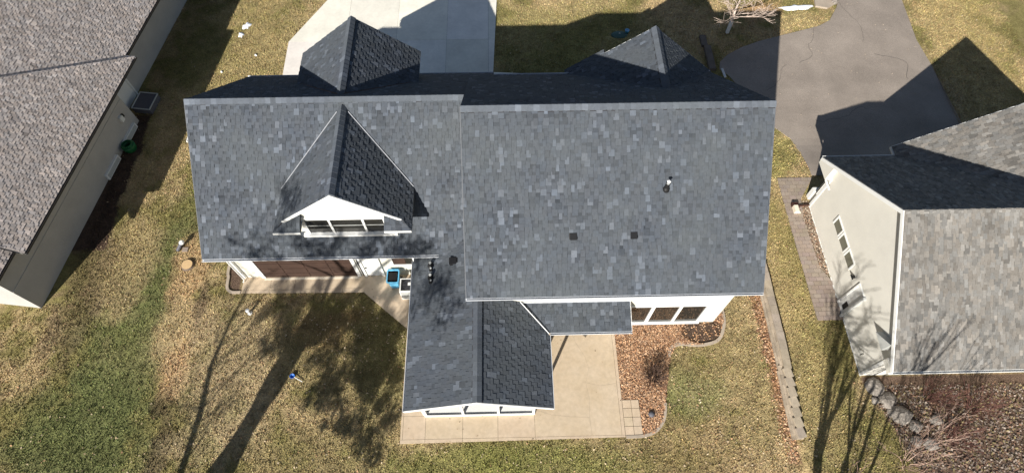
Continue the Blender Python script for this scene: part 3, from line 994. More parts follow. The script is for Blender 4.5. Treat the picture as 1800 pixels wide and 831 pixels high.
# porch front: posts, rails, knee frame
PF = MB().box(-3.87, 1.21, 5.93, 6.04, 2.502, 2.66).build("porch_frame", M_WHITE, house)
for x in (-3.87, -2.15, -.52, 1.10):
    MB().box(x, x + .11, 5.93, 6.04, .06, 2.5).build("post", M_WHITE, PF)
MB().box(-3.87, 1.21, 5.88, 5.928, .06, .24).build("bottom_rail", M_WHITE, PF)
MB().prism([(-3.87, 5.95, 2.663), (1.21, 5.95, 2.663), (1.21, 5.95, 2.78), (QX, 5.95, QZ - .2), (-3.87, 5.95, 2.78)], (0, .06, 0)).build("gable_wall", M_WALL, house)
MB().box(-3.86, 1.09, 5.935, 10.2, .061, .17).build("porch_floor", M_WHITE, house)
MB().box(-3.95, -3.87, 5.95, 13.1, .06, 2.5).build("wall", M_WALL, house)
MB().box(1.10, 1.17, 8.9, 10.2, .06, 2.5).build("wall", M_WALL, house)
for yy in (7.4, 8.85):
    MB().box(1.10, 1.21, yy, yy + .11, .06, 2.6).build("post", M_WHITE, PF)
MB().box(1.08, 1.21, 6.04, 8.85, .06, .16).build("bottom_rail", M_WHITE, PF)

# roof penetrations
def zP(x): return QE + QK * (x - (QX - hw))
def flue(x, y, z, n, hgt_=.34, r=.09, slope=(0, 0)):
    mb = MB().lathe([(r * 1.9, -.08), (r * 1.7, .04), (r * 1.15, .12), (r, hgt_ * .8), (r, hgt_)], (x, y, z), 14)
    o = mb.build(n, M_BLACK, house)
    MB().lathe([(r * .75, 0), (r * .7, .02)], (x, y, z + hgt_ + .002), 12).build("cap", M_GREY, o)
    return o
for (x, y) in ((-3.53, 12.22), (-3.50, 11.6)):
    flue(x, y, zP(x), "vent_pipe", .30, .085)
    flue(x + .03, y - .24, zP(x), "vent_pipe", .22, .06)
def hood(x, y, z, nrm, up_v, s=.15):
    """low square roof vent with a sloping hood"""
    N = Vector(nrm).normalized(); V = Vector(up_v).normalized(); U = V.cross(N)
    P = Vector((x, y, z))
    f = (P, U, V, N)
    mb = MB().box(-s * 1.25, s * 1.25, -s * .9, s * 1.3, .012, .024, fr=f)
    pr_ = [(-s, -s, .02), (-s, s, .02), (-s, s, .05), (-s, -s, .13)]
    mb.prism([P + U * a + V * b + N * c for a, b, c in pr_], U * 2 * s)
    return mb.build("roof_vent", M_BLACK, house)
nR = (0, -.813, 1); vR = (0, 1, .813)
hood(2.82, 11.72, zR(11.72), nR, vR, .14)
hood(5.33, 11.72, zR(11.72), nR, vR, .14)
hood(-2.42, 12.2, zP(-2.42), (-QK, 0, 1), (1, 0, QK), .17)
flue(6.62, 13.2, zR(13.2), "vent_pipe", .38, .085)
MB().lathe([(.07, 0), (.085, .03), (.04, .06)], (6.64, 13.24, zR(13.24) + .42), 12).build("rain_cap", M_WHITE, house)

# ------------------------------------------------------------------ RIGHT HOUSE
rh = thing("house", "pale grey gabled house with a tan shingle roof at the right edge", "house", (22, 12, 0.2))
RX, RYr, RZr, RK = 16.45, 12.27, 7.26, .722
RE = RZr - RK * 5.58
WX = 16.72
MB().prism([(WX, 7.32, 0), (WX, 16.75, 0), (WX, 16.75, RZr - RK * (16.75 - RYr) - .2), (WX, RYr, RZr - .2), (WX, 7.32, RZr - RK * (RYr - 7.32) - .2)], (21, 0, 0)).build("wall", M_RWALL, rh)
Lr_ = 5.58 * math.hypot(1, RK)
d1 = roof(rh, (RX, RYr - 5.58, RE), (1, 0, 0), (0, 1, RK), [[(0, 0), (22, 0), (22, Lr_), (0, Lr_)]], M_TANSH, seed=71, tone='tan', wr=(.13, .22), E=.24)
roof(rh, (38.45, RYr + 5.58, RE), (-1, 0, 0), (0, -1, RK), [[(0, 0), (22, 0), (22, Lr_), (0, Lr_)]], M_TANSH, seed=72, tone='tan', wr=(.13, .22), E=.24)
ridge_caps(d1, (RX, RYr, RZr), (38.4, RYr, RZr), (0, -1, -RK), (0, 1, -RK), M_TANSH, w=.16, step=.26, seed=9, lift=.02)
for s2 in (-1, 1):
    board(rh, "rake_board", (RX, RYr + s2 * 5.6, RE - .01), (RX, RYr, RZr + .012), .22, .04, M_WHITE, (-1, 0, 0))
    MB().prism([(RX + .002, RYr + s2 * 5.5, RE - .16), (RX + .002, RYr, RZr - .24), (WX - .003, RYr, RZr - .24), (WX - .003, RYr + s2 * 5.5, RE - .16)], (0, 0, -.02)).build("soffit", M_WHITE, rh)
gutter(rh, (RX, RYr - 5.58, RE), (38.4, RYr - 5.58, RE), (0, -1, 0), w=.12, material=M_WHITE)
gutter(rh, (20.3, RYr + 5.58, RE), (RX, RYr + 5.58, RE), (0, 1, 0), w=.10, material=M_WHITE)
# boxed cornice returns at both feet of the gable
for y0, y1, top in ((16.76, 17.86, RE - .1), (6.72, 7.31, RE - .1)):
    MB().prism([(RX - .02, y0, RE - .42), (RX - .02, y1, RE - .42), (RX - .02, y1, RE - .1), (RX - .02, y0, (RE + .55) if y0 > 12 else RE - .1)][:4], (WX + .3 - RX, 0, 0)).build("cornice_return", M_RWALL, rh)
MB().prism([(RX - .05, 7.72, 2.95), (RX - .05, 8.55, 3.0), (RX - .05, 7.70, 3.72)], (WX - RX + .04, 0, 0)).build("cornice_return", M_GREY, rh)
board(rh, "fascia", (RX - .04, 16.72, RE - .36), (RX - .04, 16.12, RE - .36), .05, .10, M_WHITE, (1, 0, 0))
MB().box(WX - .035, WX - .002, 16.62, 16.78, .2, 3.0).build("corner_board", M_WHITE, rh)
MB().box(WX - .035, WX - .002, 7.29, 7.42, .2, 2.9).build("corner_board", M_WHITE, rh)
MB().box(WX - .03, WX - .002, 7.42, 16.62, .22, .34).build("skirting", M_WHITE, rh)
# front bay seen past the corner
MB().box(WX + .02, WX + .5, 17.13, 17.4, .2, 1.1).build("planter_box", M_WHITE, rh)
MB().tube([(WX + .02, 16.85, 2.9), (WX + .02, 16.85, 1.3)], .05, n=6).build("downspout", M_WHITE, rh)
MB().box(WX + .12, WX + .75, 16.753, 17.12, .1, 2.8).build("wall", M_RWALL, rh)
# strip of three small windows
for yc in (14.31, 13.39, 12.47):
    w_ = MB().box(WX - .05, WX - .002, yc + .34, yc + .43, 2.0, 2.62).box(WX - .05, WX - .002, yc - .43, yc - .36, 2.0, 2.62).box(WX - .05, WX - .002, yc - .36, yc + .34, 2.56, 2.62).build("window", M_WHITE, rh)
    MB().box(WX - .02, WX - .004, yc - .358, yc + .338, 2.0, 2.558).build("pane", mat_pane := bpy.data.materials.get("olive glass") or mat("olive glass", (.13, .13, .10), .12, spec=.6), w_)
# side door with pet flap and hood
do = MB().box(WX - .06, WX - .002, 11.02, 11.10, .3, 2.55).box(WX - .06, WX - .002, 10.3, 11.02, 2.47, 2.55).build("door_frame", M_WHITE, rh)
MB().box(WX - .03, WX - .004, 10.36, 11.018, .36, 2.468).build("door", M_WHITE, do)
MB().box(WX - .05, WX - .032, 10.52, 10.76, .62, 1.12).build("pet_flap", M_BLACK, do)
MB().box(WX - .16, WX - .002, 10.24, 10.34, .3, 2.6).build("side_panel", M_GREY, do)
lf = MB().box(WX - .14, WX - .002, 11.49, 11.6, 2.2, 2.32).box(WX - .17, WX - .12, 11.42, 11.68, 2.24, 2.28).build("wall_lamp", M_BLACK, rh)
MB().tube([(WX - .05, 8.1, 1.2), (WX - .14, 8.1, 1.2), (WX - .14, 8.1, 1.05)], .025, n=6).build("outdoor_tap", M_BLACK, rh)
# front cross gable
GXr, GZr = 25.1, RE + RK * 4.9
Lg = 4.9 * math.hypot(1, RK)
dep = 18.45 - RYr
roof(rh, (20.2, 18.45, RE), (0, -1, 0), (1, 0, RK), [[(0, 0), (.75, 0), (18.45 - 12.9, Lg), (0, Lg)]], M_TANSH, seed=73, tone='tan', wr=(.13, .22), E=.24)
d3 = roof(rh, (30.0, 12.9, RE), (0, 1, 0), (-1, 0, RK), [[(4.8, 0), (5.55, 0), (5.55, Lg), (0, Lg)]], M_TANSH, seed=74, tone='tan', wr=(.13, .22), E=.24)
ridge_caps(d3, (GXr, 18.45, GZr), (GXr, 12.95, GZr), (-1, 0, -RK), (1, 0, -RK), M_TANSH, w=.16, step=.26, seed=10, lift=.02)
MB().prism([(20.6, 16.76, 0), (29.6, 16.76, 0), (29.6, 16.76, RE - .1), (GXr, 16.76, GZr - .3), (20.6, 16.76, RE - .1)], (0, 1.3, 0)).build("wall", M_RWALL, rh)
for xx in (20.2, 30.0):
    board(rh, "rake_board", (xx, 18.45, RE + .01), (GXr, 18.45, GZr + .01), .2, .03, M_WHITE, (0, 1, 0))
gutter(rh, (20.2, 18.45, RE), (20.2, 17.95, RE), (-1, 0, 0), w=.08, material=M_WHITE)
MB().box(21.6, 24.4, 18.06, 18.10, .2, 2.4).build("garage_door", M_WHITE, rh)
MB().box(25.8, 28.6, 18.06, 18.10, .2, 2.4).build("garage_door", M_WHITE, rh)

# ------------------------------------------------------------------ LEFT HOUSE (turned a few degrees)
lh = thing("house", "house with light tan shingles and shaded grey walls at the left edge", "house", (-26, 22, 0))
LA = Vector((-20.66, 25.33, 0))
ang = math.radians(7.8)
dS = Vector((-math.sin(ang), -math.cos(ang), 0))     # along the eave, towards the viewer
eT = Vector((-math.cos(ang), math.sin(ang), 0))      # inwards, up the slope
def L_(s, t, z): return LA + dS * s + eT * t + Vector((0, 0, z))
KZ = .52
ZE = 3.55
# lower volume (nearer)
sl2 = math.hypot(1, KZ)
TR = 6.6
def lroof(s0, s1, t0, t1, ze, seed, poly=None):
    # U must give U x V up: U = -dS (north), V = inwards -> N = (-dS) x V
    P0 = L_(s1, t0, ze)
    L = (t1 - t0) * sl2
    n = s1 - s0
    q = poly or [(0, 0), (n, 0), (n, L), (0, L)]
    q2 = [(a, b) for a, b in q]
    return P0, L, q2
# east slope of the lower volume, hipped at its north end
def slope(P0, U, V, poly, seed):
    P, Uu, Vv, N = frame3(P0, U, V)
    if N.z < 0:
        n_ = max(a for a, b in poly)
        P0 = Vector(P0) + Uu * n_
        poly = [(n_ - a, b) for a, b in poly][::-1]
        U = -Uu
    return roof(lh, P0, U, V, [poly], M_LTAN, seed=seed, tone='tan', E=.21, wr=(.11, .19), thick=.14)
Vin = eT + Vector((0, 0, KZ))
e1 = slope(L_(0, 0, ZE), dS, Vin, [(0, 0), (12.45, 0), (12.45, TR * sl2), (TR, TR * sl2)], 81)
slope(L_(0, 2 * TR, ZE), dS, -eT + Vector((0, 0, KZ)), [(0, 0), (12.45, 0), (12.45, TR * sl2), (0, TR * sl2)], 82)
# north hip sliver
slope(L_(0, 0, ZE), eT, dS + Vector((0, 0, KZ)), [(0, 0), (2 * TR, 0), (TR, TR * sl2)], 85)
hip_a, hip_b = L_(0, 0, ZE), L_(TR, TR, ZE + KZ * TR)
ridge_caps(e1, hip_a, hip_b, -eT + dS * .2 + Vector((0, 0, -KZ)), -dS + eT * .2 + Vector((0, 0, -KZ)), M_LTAN, w=.13, step=.26, seed=12, lift=.04)
ridge_caps(e1, L_(12.45, TR, ZE + KZ * TR), hip_b, -eT + Vector((0, 0, -KZ)), eT + Vector((0, 0, -KZ)), M_LTAN, w=.15, step=.26, seed=13, lift=.02)
# upper volume (farther away)
e2 = slope(L_(-16, .55, ZE), dS, Vin, [(0, 0), (22, 0), (22, TR * sl2), (0, TR * sl2)], 83)
slope(L_(-16, .55 + 2 * TR, ZE), dS, -eT + Vector((0, 0, KZ)), [(0, 0), (22, 0), (22, TR * sl2), (0, TR * sl2)], 84)
ridge_caps(e2, L_(0, .55 + TR, ZE + KZ * TR), L_(-16, .55 + TR, ZE + KZ * TR), -eT + Vector((0, 0, -KZ)), eT + Vector((0, 0, -KZ)), M_LTAN, w=.15, step=.26, seed=14, lift=.02)
gutter(lh, L_(0, 0, ZE), L_(12.45, 0, ZE), -eT, w=.10, material=M_DKGUT)
gutter(lh, L_(-16, .55, ZE), L_(0, .55, ZE), -eT, w=.10, material=M_DKGUT)
def lbox(name, s0, s1, t0, t1, z0, z1, mtl, parent):
    return MB().box(s0, s1, t0, t1, z0, z1, fr=(LA, dS, eT, Vector((0, 0, 1)))).build(name, mtl, parent)
lbox("wall", -15.5, 1.8, 2.0, 13, 0, 3.4, M_LWALL, lh)
lbox("wall", 1.803, 13.9, 1.0, 12.6, 0, 3.4, M_LWALL, lh)
MB().prism([L_(11.95, .9, 3.38), L_(11.95, 12.6, 3.38), L_(11.95, TR, ZE + KZ * TR - .25)], dS * .1).build("gable_wall", M_LWALL, lh)
lbox("soffit", 0.05, 12.4, .03, .995, 3.33, 3.37, M_LWALL, lh)
lbox("soffit", -15.9, 0, .58, 1.99, 3.33, 3.37, M_LWALL, lh)
lbox("band_board", 1.9, 13.9, .975, .998, 1.95, 2.02, M_LWALL, lh)
df = lbox("door_frame", -.25, -.12, 1.92, 1.998, .0, 2.3, M_WHITE, lh)
lbox("door_frame_side", 1.05, 1.18, 1.92, 1.998, .0, 2.3, M_WHITE, df)
lbox("door_frame_head", -.25, 1.18, 1.90, 1.996, 2.302, 2.42, M_WHITE, df)
lbox("door", -.118, 1.048, 1.96, 1.997, .02, 2.3, M_WHITE, df)
for s0 in (2.25, 4.6):
    bw = lbox("basement_window", s0, s0 + 1.5, .86, .997, .04, .42, M_WHITE, lh)
    lbox("pane", s0 + .1, s0 + 1.4, .845, .858, .1, .36, M_GREY, bw)
lbox("meter_box", 2.6, 2.85, .84, .997, 1.15, 1.5, M_WHITE, lh)
lbox("meter_cap", 2.45, 2.6, .88, .997, 1.25, 1.45, M_BLACK, lh)

slope(L_(12.45, .6, ZE - .02), dS, Vin, [(0, 0), (1.9, 0), (1.9, 6.0 * sl2), (0, 6.0 * sl2)], 86)
slope(L_(12.45, 12.6, ZE - .02), dS, -eT + Vector((0, 0, KZ)), [(0, 0), (1.9, 0), (1.9, 6.0 * sl2), (0, 6.0 * sl2)], 87)
MB().prism([L_(13.8, 1.0, 3.4), L_(13.8, 12.6, 3.4), L_(13.8, TR, ZE + KZ * 6 - .25)], dS * .1).build("gable_wall", M_LWALL, lh)
gutter(lh, L_(12.45, .6, ZE - .02), L_(14.35, .6, ZE - .02), -eT, w=.10, material=M_DKGUT)

# ------------------------------------------------------------------ retaining wall of blocks
rw = thing("retaining_wall", "long low tan block retaining wall running up the lawn right of the main house", "retaining wall", (13.2, 8, 0))
rr = random.Random(9)
capm = MB().prism([(-.02, -.227, -.05), (.34, -.224, -.05), (.34, .224, -.05), (-.02, .227, -.05)], (0, 0, .09)).mesh("cap_stone", M_STONE)
blkm = MB().box(-.0, .3, -.222, .222, -.075, .075).mesh("block", M_STONE)
y = 4.72
i = 0
while y < 14.4:
    zt = .50 if y > 7.4 else .50 - .03 * (7.4 - y)
    x = 13.14 - .05 * (1 if y < 7.6 else 0) - .05 * sstep(9, 4, y)
    o = link("cap_stone", capm, rw, (x + rr.uniform(-.01, .01), y, zt))
    o.rotation_euler = (0, 0, rr.uniform(-.03, .03) if y > 7.6 else .22 + rr.uniform(-.05, .05))
    k = rr.uniform(.85, 1.12) * (.95 if y > 7.6 else 1.05)
    o.color = (k, k, k * rr.uniform(.95, 1.05), 1)
    for c_ in range(3):
        o = link("block", blkm, rw, (x - .03 - .065 * (2 - c_), y + (.22 if c_ % 2 else 0), zt - .43 + c_ * .152))
        k = rr.uniform(.85, 1.2)
        o.color = (k, k, k, 1)
    y += .455
    i += 1
# low timber edging near the front walk (in the shade)
MB().box(13.10, 13.52, 26.95, 29.0, 0, .22).box(12.98, 13.36, 29.02, 29.95, 0, .18).build("timber_edging", M_WOOD)
tag(bpy.data.objects["timber_edging"], "dark timber edging strip in the shade between the right front gable and the asphalt", "garden edging")

# ------------------------------------------------------------------ small objects
# blue wheeled bin
b = thing("wheeled_bin", "sky blue open bin with a black inside by the cream rear wall", "bin", (-5.68, 12.62, .06))
ROOTLOCAL = Matrix.Identity(4)
def local(mb, name, mtl, root, smooth=False):
    o = link(name, mb.mesh(name, mtl, smooth), None)
    o.parent = root
    return o
mb = MB()
def ringpts(w, d, z, r=.06):
    out = []
    for cx_, cy_, a0 in ((w - r, d - r, 0), (-w + r, d - r, 90), (-w + r, -d + r, 180), (w - r, -d + r, 270)):
        for k in range(4):
            a = math.radians(a0 + k * 30)
            out.append((cx_ + r * math.cos(a), cy_ + r * math.sin(a), z))
    return out
def loft(mb, rings, closed_bottom=True, top=False):
    base = []
    for rg in rings:
        base.append(len(mb.v)); mb.v += rg
    n = len(rings[0])
    for a in range(len(rings) - 1):
        for k in range(n):
            k2 = (k + 1) % n
            mb.f.append((base[a] + k, base[a] + k2, base[a + 1] + k2, base[a + 1] + k)); mb.t.append((1, 1, 1))
    if closed_bottom:
        mb.f.append(tuple(base[0] + k for k in reversed(range(n)))); mb.t.append((1, 1, 1))
    if top:
        mb.f.append(tuple(base[-1] + k for k in range(n))); mb.t.append((1, 1, 1))
loft(mb, [ringpts(.21, .25, .06), ringpts(.27, .33, .93), ringpts(.31, .37, .93), ringpts(.31, .37, .99), ringpts(.26, .32, .99), ringpts(.25, .31, .9)])
local(mb, "body", M_BLUE, b)
mb = MB(); loft(mb, [ringpts(.2, .24, .1), ringpts(.248, .308, .93)])
local(mb, "liner", M_BLACK, b)
mb = MB(); loft(mb, [ringpts(.21, .22, .955, .04), ringpts(.21, .22, .965, .04)], top=True)
local(mb, "contents", M_BLACK, b)
mb = MB().tube([(-.27, .41, .94), (.27, .41, .94)], .022, n=8).box(-.24, -.2, .36, .41, .92, .96).box(.2, .24, .36, .41, .92, .96)
local(mb, "handle", M_BLUE, b)
for sg in (-1, 1):
    mb = MB().tube([(sg * .24, .27, .1), (sg * .3, .27, .1)], .1, n=14)
    local(mb, "wheel", M_BLACK, b)

# cooling unit
a = thing("cooling_unit", "pale grey outdoor cooling unit with a dark fan top at the porch roof's left edge", "cooling unit", (-4.87, 12.12, .06))
mb = MB().box(-.43, -.39, -.36, -.32, 0, .95).box(.39, .43, -.36, -.32, 0, .95).box(-.43, -.39, .32, .36, 0, .95).box(.39, .43, .32, .36, 0, .95)
mb.box(-.43, .43, -.36, .36, .952, .99).box(-.43, .43, -.36, .36, -.0, .05)
local(mb, "casing", M_WHITE, a)
mb = MB()
for k in range(20):
    mb.box(-.39, .39, -.352, -.335, .06 + k * .044, .085 + k * .044)
    mb.box(-.425, -.405, -.32, .32, .06 + k * .044, .085 + k * .044)
mb.box(-.388, .388, -.334, .318, .052, .95)
local(mb, "side_louvres", M_GREY, a)
local(MB().box(-.37, .37, -.30, .30, .991, .998), "top_well", M_BLACK, a)
mb = MB()
for k in range(1, 6):
    r0 = .05 * k
    mb.tube([(r0 * math.cos(t_ * math.pi / 8), r0 * math.sin(t_ * math.pi / 8), 1.02) for t_ in range(17)], .005, n=4)
for k in range(6):
    mb.tube([(0, 0, 1.02), (.28 * math.cos(k * math.pi / 3), .28 * math.sin(k * math.pi / 3), 1.02)], .005, n=4)
local(mb, "fan_grille", M_DGREY, a)
local(MB().box(-.02, .13, -.04, .12, 1.03, 1.04), "fan_hub", M_WHITE, a)

# green hose pot, dark box by the left house
g = thing("hose_pot", "round green hose pot on the shaded soil by the left house's wall", "hose pot", (-21.75, 21.55, .02))
local(MB().lathe([(.30, 0), (.36, .15), (.38, .42), (.34, .45), (.20, .43), (.18, .3), (.16, .12)], n=24), "pot", M_GREEN, g, True)
mb = MB()
for k in range(3):
    mb.tube([((.30 - k * .02) * math.cos(t_ * math.pi / 9), (.30 - k * .02) * math.sin(t_ * math.pi / 9), .47 + k * .03) for t_ in range(19)], .025, n=6)
local(mb, "hose", M_GREEN, g, True)
sb = thing("storage_box", "dark grey box with a paler rim beside the left house's recessed door", "box", (-21.65, 24.85, 0))
local(MB().box(-.55, .55, -.62, .62, 0, .42), "body", M_DGREY, sb)
local(MB().box(-.58, .58, -.65, -.6, .42, .47).box(-.58, .58, .6, .65, .42, .47).box(-.58, -.53, -.6, .6, .42, .47).box(.53, .58, -.6, .6, .42, .47), "rim", M_GREY, sb)
sb.rotation_euler = (0, 0, -ang)

# utility lid and pale blue bucket, front lawn
ul = thing("utility_cover", "dull green oval utility cover in the shaded front lawn", "utility cover", (7.75, 30.2, 0))
mb = MB().lathe([(.42, 0), (.44, .05), (.38, .12), (.2, .16)], n=20)
local(mb, "lid", M_TEAL, ul, True)
local(MB().lathe([(.05, .16), (.05, .19)], n=8), "bolt", M_GREY, ul)
ul.scale = (1.25, .75, 1)
bk = thing("bucket", "small pale blue bucket beside the green oval cover on the front lawn", "bucket", (8.25, 30.35, 0))
local(MB().lathe([(.10, 0), (.14, .28), (.15, .28), (.15, .3), (.13, .3), (.10, .04)], n=16), "pail", M_BLUE, bk, True)
local(MB().tube([(.14 * math.cos(t_ * math.pi / 8), .02 - .1 * math.sin(t_ * math.pi / 8), .3 + .05 * math.sin(t_ * math.pi / 8)) for t_ in range(9)], .008, n=5), "handle", M_WHITE, bk)

# snow patches
def snow(x, y, rx, ry, label, seed, z=0.0, group=None):
    r = random.Random(seed)
    rings, n = 5, 22
    ph = [r.uniform(0, 6.28) for _ in range(4)]
    rad = [1 + .25 * math.sin(2 * k / n * 6.28 + ph[0]) + .18 * math.sin(5 * k / n * 6.28 + ph[1]) + r.uniform(-.12, .12) for k in range(n)]
    mb = MB()
    V = [(x, y, z + .09)]
    for q in range(1, rings + 1):
        f_ = q / rings
        for k in range(n):
            an = 2 * math.pi * k / n
            V.append((x + rx * rad[k] * f_ * math.cos(an), y + ry * rad[k] * f_ * math.sin(an), z + (.09 * (1 - f_ ** 2) + r.uniform(0, .015) if q < rings else -.02)))
    mb.v = V
    for k in range(n):
        mb.f.append((0, 1 + k, 1 + (k + 1) % n)); mb.t.append((1, 1, 1))
    for q in range(rings - 1):
        for k in range(n):
            a, b_ = 1 + q * n + k, 1 + q * n + (k + 1) % n
            mb.f.append((a, a + n, b_ + n, b_)); mb.t.append((1, 1, 1))
    o = mb.build("snow_patch", M_SNOW, None, True)
    tag(o, label, "snow", group)
snow(20.1, 32.55, 1.0, .32, "long white patch of snow on the straw grass by the asphalt driveway", 1)
snow(-16.95, 31.55, .28, .34, "largest white patch of old snow on the lawn near the left house's shadow", 2)
snow(-17.15, 30.75, .16, .3, "thin snow streak just below the largest snow patch on the left lawn", 7)
GRP = "small crumbs of snow on the left front lawn"
for k, (x, y) in enumerate([(-17.75, 27.5), (-15.85, 28.9)]):
    snow(x, y, .07, .09, ("small snow crumb close to the left house's shadow edge", "small snow crumb closest to the concrete driveway")[k], 10 + k, group=GRP)
# pale flat stone and dark post by the drive
tag(MB().prism([(21.35, 32.55, 0), (22.1, 32.35, 0), (22.65, 32.7, 0), (22.5, 33.6, 0), (21.5, 33.6, 0)], (0, 0, .14)).build("flat_stone", M_CURB), "pale flat stone slab at the bend of the asphalt driveway's left edge", "stone")
tag(MB().lathe([(.2, 0), (.24, .1), (.17, .26), (.05, .32)], (22.75, 32.95, 0), 10).build("rock", M_ROCK, None, True), "mottled round rock between the pale stone slab and the asphalt", "rock")

# downspout extension with diffuser box by the right house
de = thing("downspout_extension", "brown pipe from the right house's corner ending in a cream box on the pavers", "drain pipe", (15.9, 16.6, .33))
local(MB().tube([(.82, .12, .07), (.25, .08, .07), (.0, .06, .07)], .055, n=8), "pipe", M_BROWN, de)
local(MB().box(-.16, .06, -.38, .02, 0, .26).box(.06, .2, -.38, -.25, 0, .08), "outlet_box", M_CREAM, de)
local(MB().box(-.2, .14, .03, .22, .0, .2), "outlet_hood", M_BROWN, de)

# white splash strip at the front corner of the main house
tag(MB().box(-.055, -.01, -.37, .37, .05, .12).box(.02, .065, -.37, .37, .05, .12).box(-.05, .06, -.36, .36, .03, .055).build("gutter_offcut", M_WHITE),
    "short white gutter length lying at the asphalt edge by the right front gable", "gutter")
o = bpy.data.objects["gutter_offcut"]; o.location = (13.97, 26.7, .0); o.rotation_euler = (0, 0, .1)

# short pipe, blue scoop, post, stump
tag(MB().lathe([(.07, 0), (.07, .34), (.10, .34), (.10, .40), (.05, .42)], (-12.94, 11.2, 0), 12).lathe([(.13, 0), (.1, .05)], (-12.94, 11.2, 0), 12).build("pipe_stub", M_WHITE),
    "short white pipe stub standing alone in the rear lawn with a small shadow", "pipe")
sc_ = thing("ball_scoop", "bright blue scoop with a thin white handle lying on the shaded rear lawn", "toy", (-10.29, 7.92, .08))
local(MB().lathe([(.03, -.05), (.1, -.02), (.125, .05), (.115, .06), (.09, .0), (.03, -.02)], n=14), "scoop", M_BLUE2, sc_, True)
local(MB().tube([(.1, -.05, .02), (.5, -.27, -.02)], .016, n=6), "handle", M_WHITE, sc_)
sp = thing("garden_post", "short dark post with a white top leaning just above the stump", "post", (-17.2, 15.1, 0))
local(MB().tube([(-.22, -.3, .06), (.0, .0, .3)], .09, n=8), "post", M_DGREY, sp)
local(MB().lathe([(.12, .26), (.14, .34), (.08, .42)], (.03, .05, 0), 12), "cap", M_WHITE, sp)
local(MB().box(.0, .3, -.35, -.1, .0, .06), "base_stone", M_PAVER, sp)
stp = thing("tree_stump", "pale freshly cut tree stump flat in the straw patch of the left side yard", "stump", (-16.7, 13.95, 0))
mb = MB().lathe([(.36, 0), (.32, .06), (.30, .12)], n=18)
local(mb, "bark", M_BARK, stp)
local(MB().lathe([(.285, .121), (.28, .135)], n=18), "cut_face", M_CUT, stp)
stp.scale = (1, .95, 1)
bl = tag(MB().lathe([(.13, 0), (.15, .1), (.09, .16), (.03, .18)], (6.63, 5.78, .02), 14).build("solar_light", M_DGREY, None, True), "small blue grey garden light in the leafy bed right of the square pavers", "garden light")
tag(MB().prism([(-16.35, 15.9, .02), (-15.6, 16.1, .02), (-15.6, 16.28, .02), (-16.3, 16.1, .02)], (0, 0, .09)).build("edging_stone", M_CURB), "short pale edging stone at the left wall of the main house", "stone")

# boulders
def boulder(x, y, z, r0, seed, label):
    r = random.Random(seed)
    n, m_ = 12, 7
    off = [Vector((r.uniform(-1, 1), r.uniform(-1, 1), r.uniform(-.2, 1))).normalized() for _ in range(11)]
    mb = MB()
    for a in range(m_ + 1):
        ph = math.pi * a / m_
        for k in range(n):
            th = 2 * math.pi * k / n
            v = Vector((math.sin(ph) * math.cos(th), math.sin(ph) * math.sin(th), math.cos(ph)))
            s = 1.0
            for o_ in off:
                s = min(s, .66 / max(v.dot(o_), .01))
            v = v * s * r0
            mb.v.append((x + v.x * 1.1, y + v.y, z + v.z * .6))
    for a in range(m_):
        for k in range(n):
            k2 = (k + 1) % n
            mb.f.append((a * n + k, (a + 1) * n + k, (a + 1) * n + k2, a * n + k2)); mb.t.append((1, 1, 1))
    tag(mb.build("boulder", M_ROCK), label, "boulder", "boulders along the rear edge of the right house")
for k, (x, y, r0, lb) in enumerate([(17.28, 6.72, .50, "grey boulder nearest the right house's rear corner"),
                                    (17.62, 6.15, .48, "second grey boulder from the right house's rear corner"),
                                    (18.0, 5.45, .62, "largest palest boulder in the rock bed below the right house"),
                                    (18.55, 4.95, .36, "boulder just below and right of the largest pale one"),
                                    (18.35, 4.3, .33, "small pinkish boulder behind the bare twigs"),
                                    (18.95, 4.15, .40, "boulder beside the small pinkish one behind the bare twigs"),
                                    (19.6, 5.2, .34, "boulder in the red twigs nearest the right edge"),
                                    (17.05, 6.15, .22, "smallest boulder at the lawn edge of the rock bed")]):
    boulder(x, y, .34, r0, 50 + k, lb)

# ------------------------------------------------------------------ trees
def grow(mb, p, d, L, r, depth, rnd, spread=.55, upb=.25, seg=3, kids=(2, 3), minr=.006, shrink=.68, tips=None):
    pts = [p.copy()]
    rad = [r]
    q = p.copy()
    dd = d.copy()
    for k in range(seg):
        dd = (dd + Vector((rnd.gauss(0, .12), rnd.gauss(0, .12), rnd.gauss(0, .06) + upb * .1))).normalized()
        q = q + dd * (L / seg)
        pts.append(q.copy())
        rad.append(max(minr, r * (1 - .45 * (k + 1) / seg)))
    mb.tube(pts, rad, n=6 if r > .05 else 4 if r > .02 else 3, cap=False)
    if tips is not None and depth <= 1:
        tips.append(q.copy())
    if depth <= 0:
        return
    for _ in range(rnd.randint(*kids)):
        t = rnd.uniform(.45, 1)
        i = min(int(t * seg), seg - 1)
        b0 = pts[i].lerp(pts[i + 1], t * seg - i)
        ax = Vector((rnd.gauss(0, 1), rnd.gauss(0, 1), rnd.gauss(0, .6)))
        nd = (dd + ax * spread + Vector((0, 0, upb))).normalized()
        grow(mb, b0, nd, L * shrink * rnd.uniform(.75, 1.15), max(minr, rad[i] * .6), depth - 1, rnd, spread, upb, seg, kids, minr, shrink, tips)
    nd = (dd + Vector((rnd.gauss(0, .2), rnd.gauss(0, .2), upb * .5))).normalized()
    grow(mb, q, nd, L * shrink, max(minr, rad[-1]), depth - 1, rnd, spread, upb, seg, kids, minr, shrink, tips)

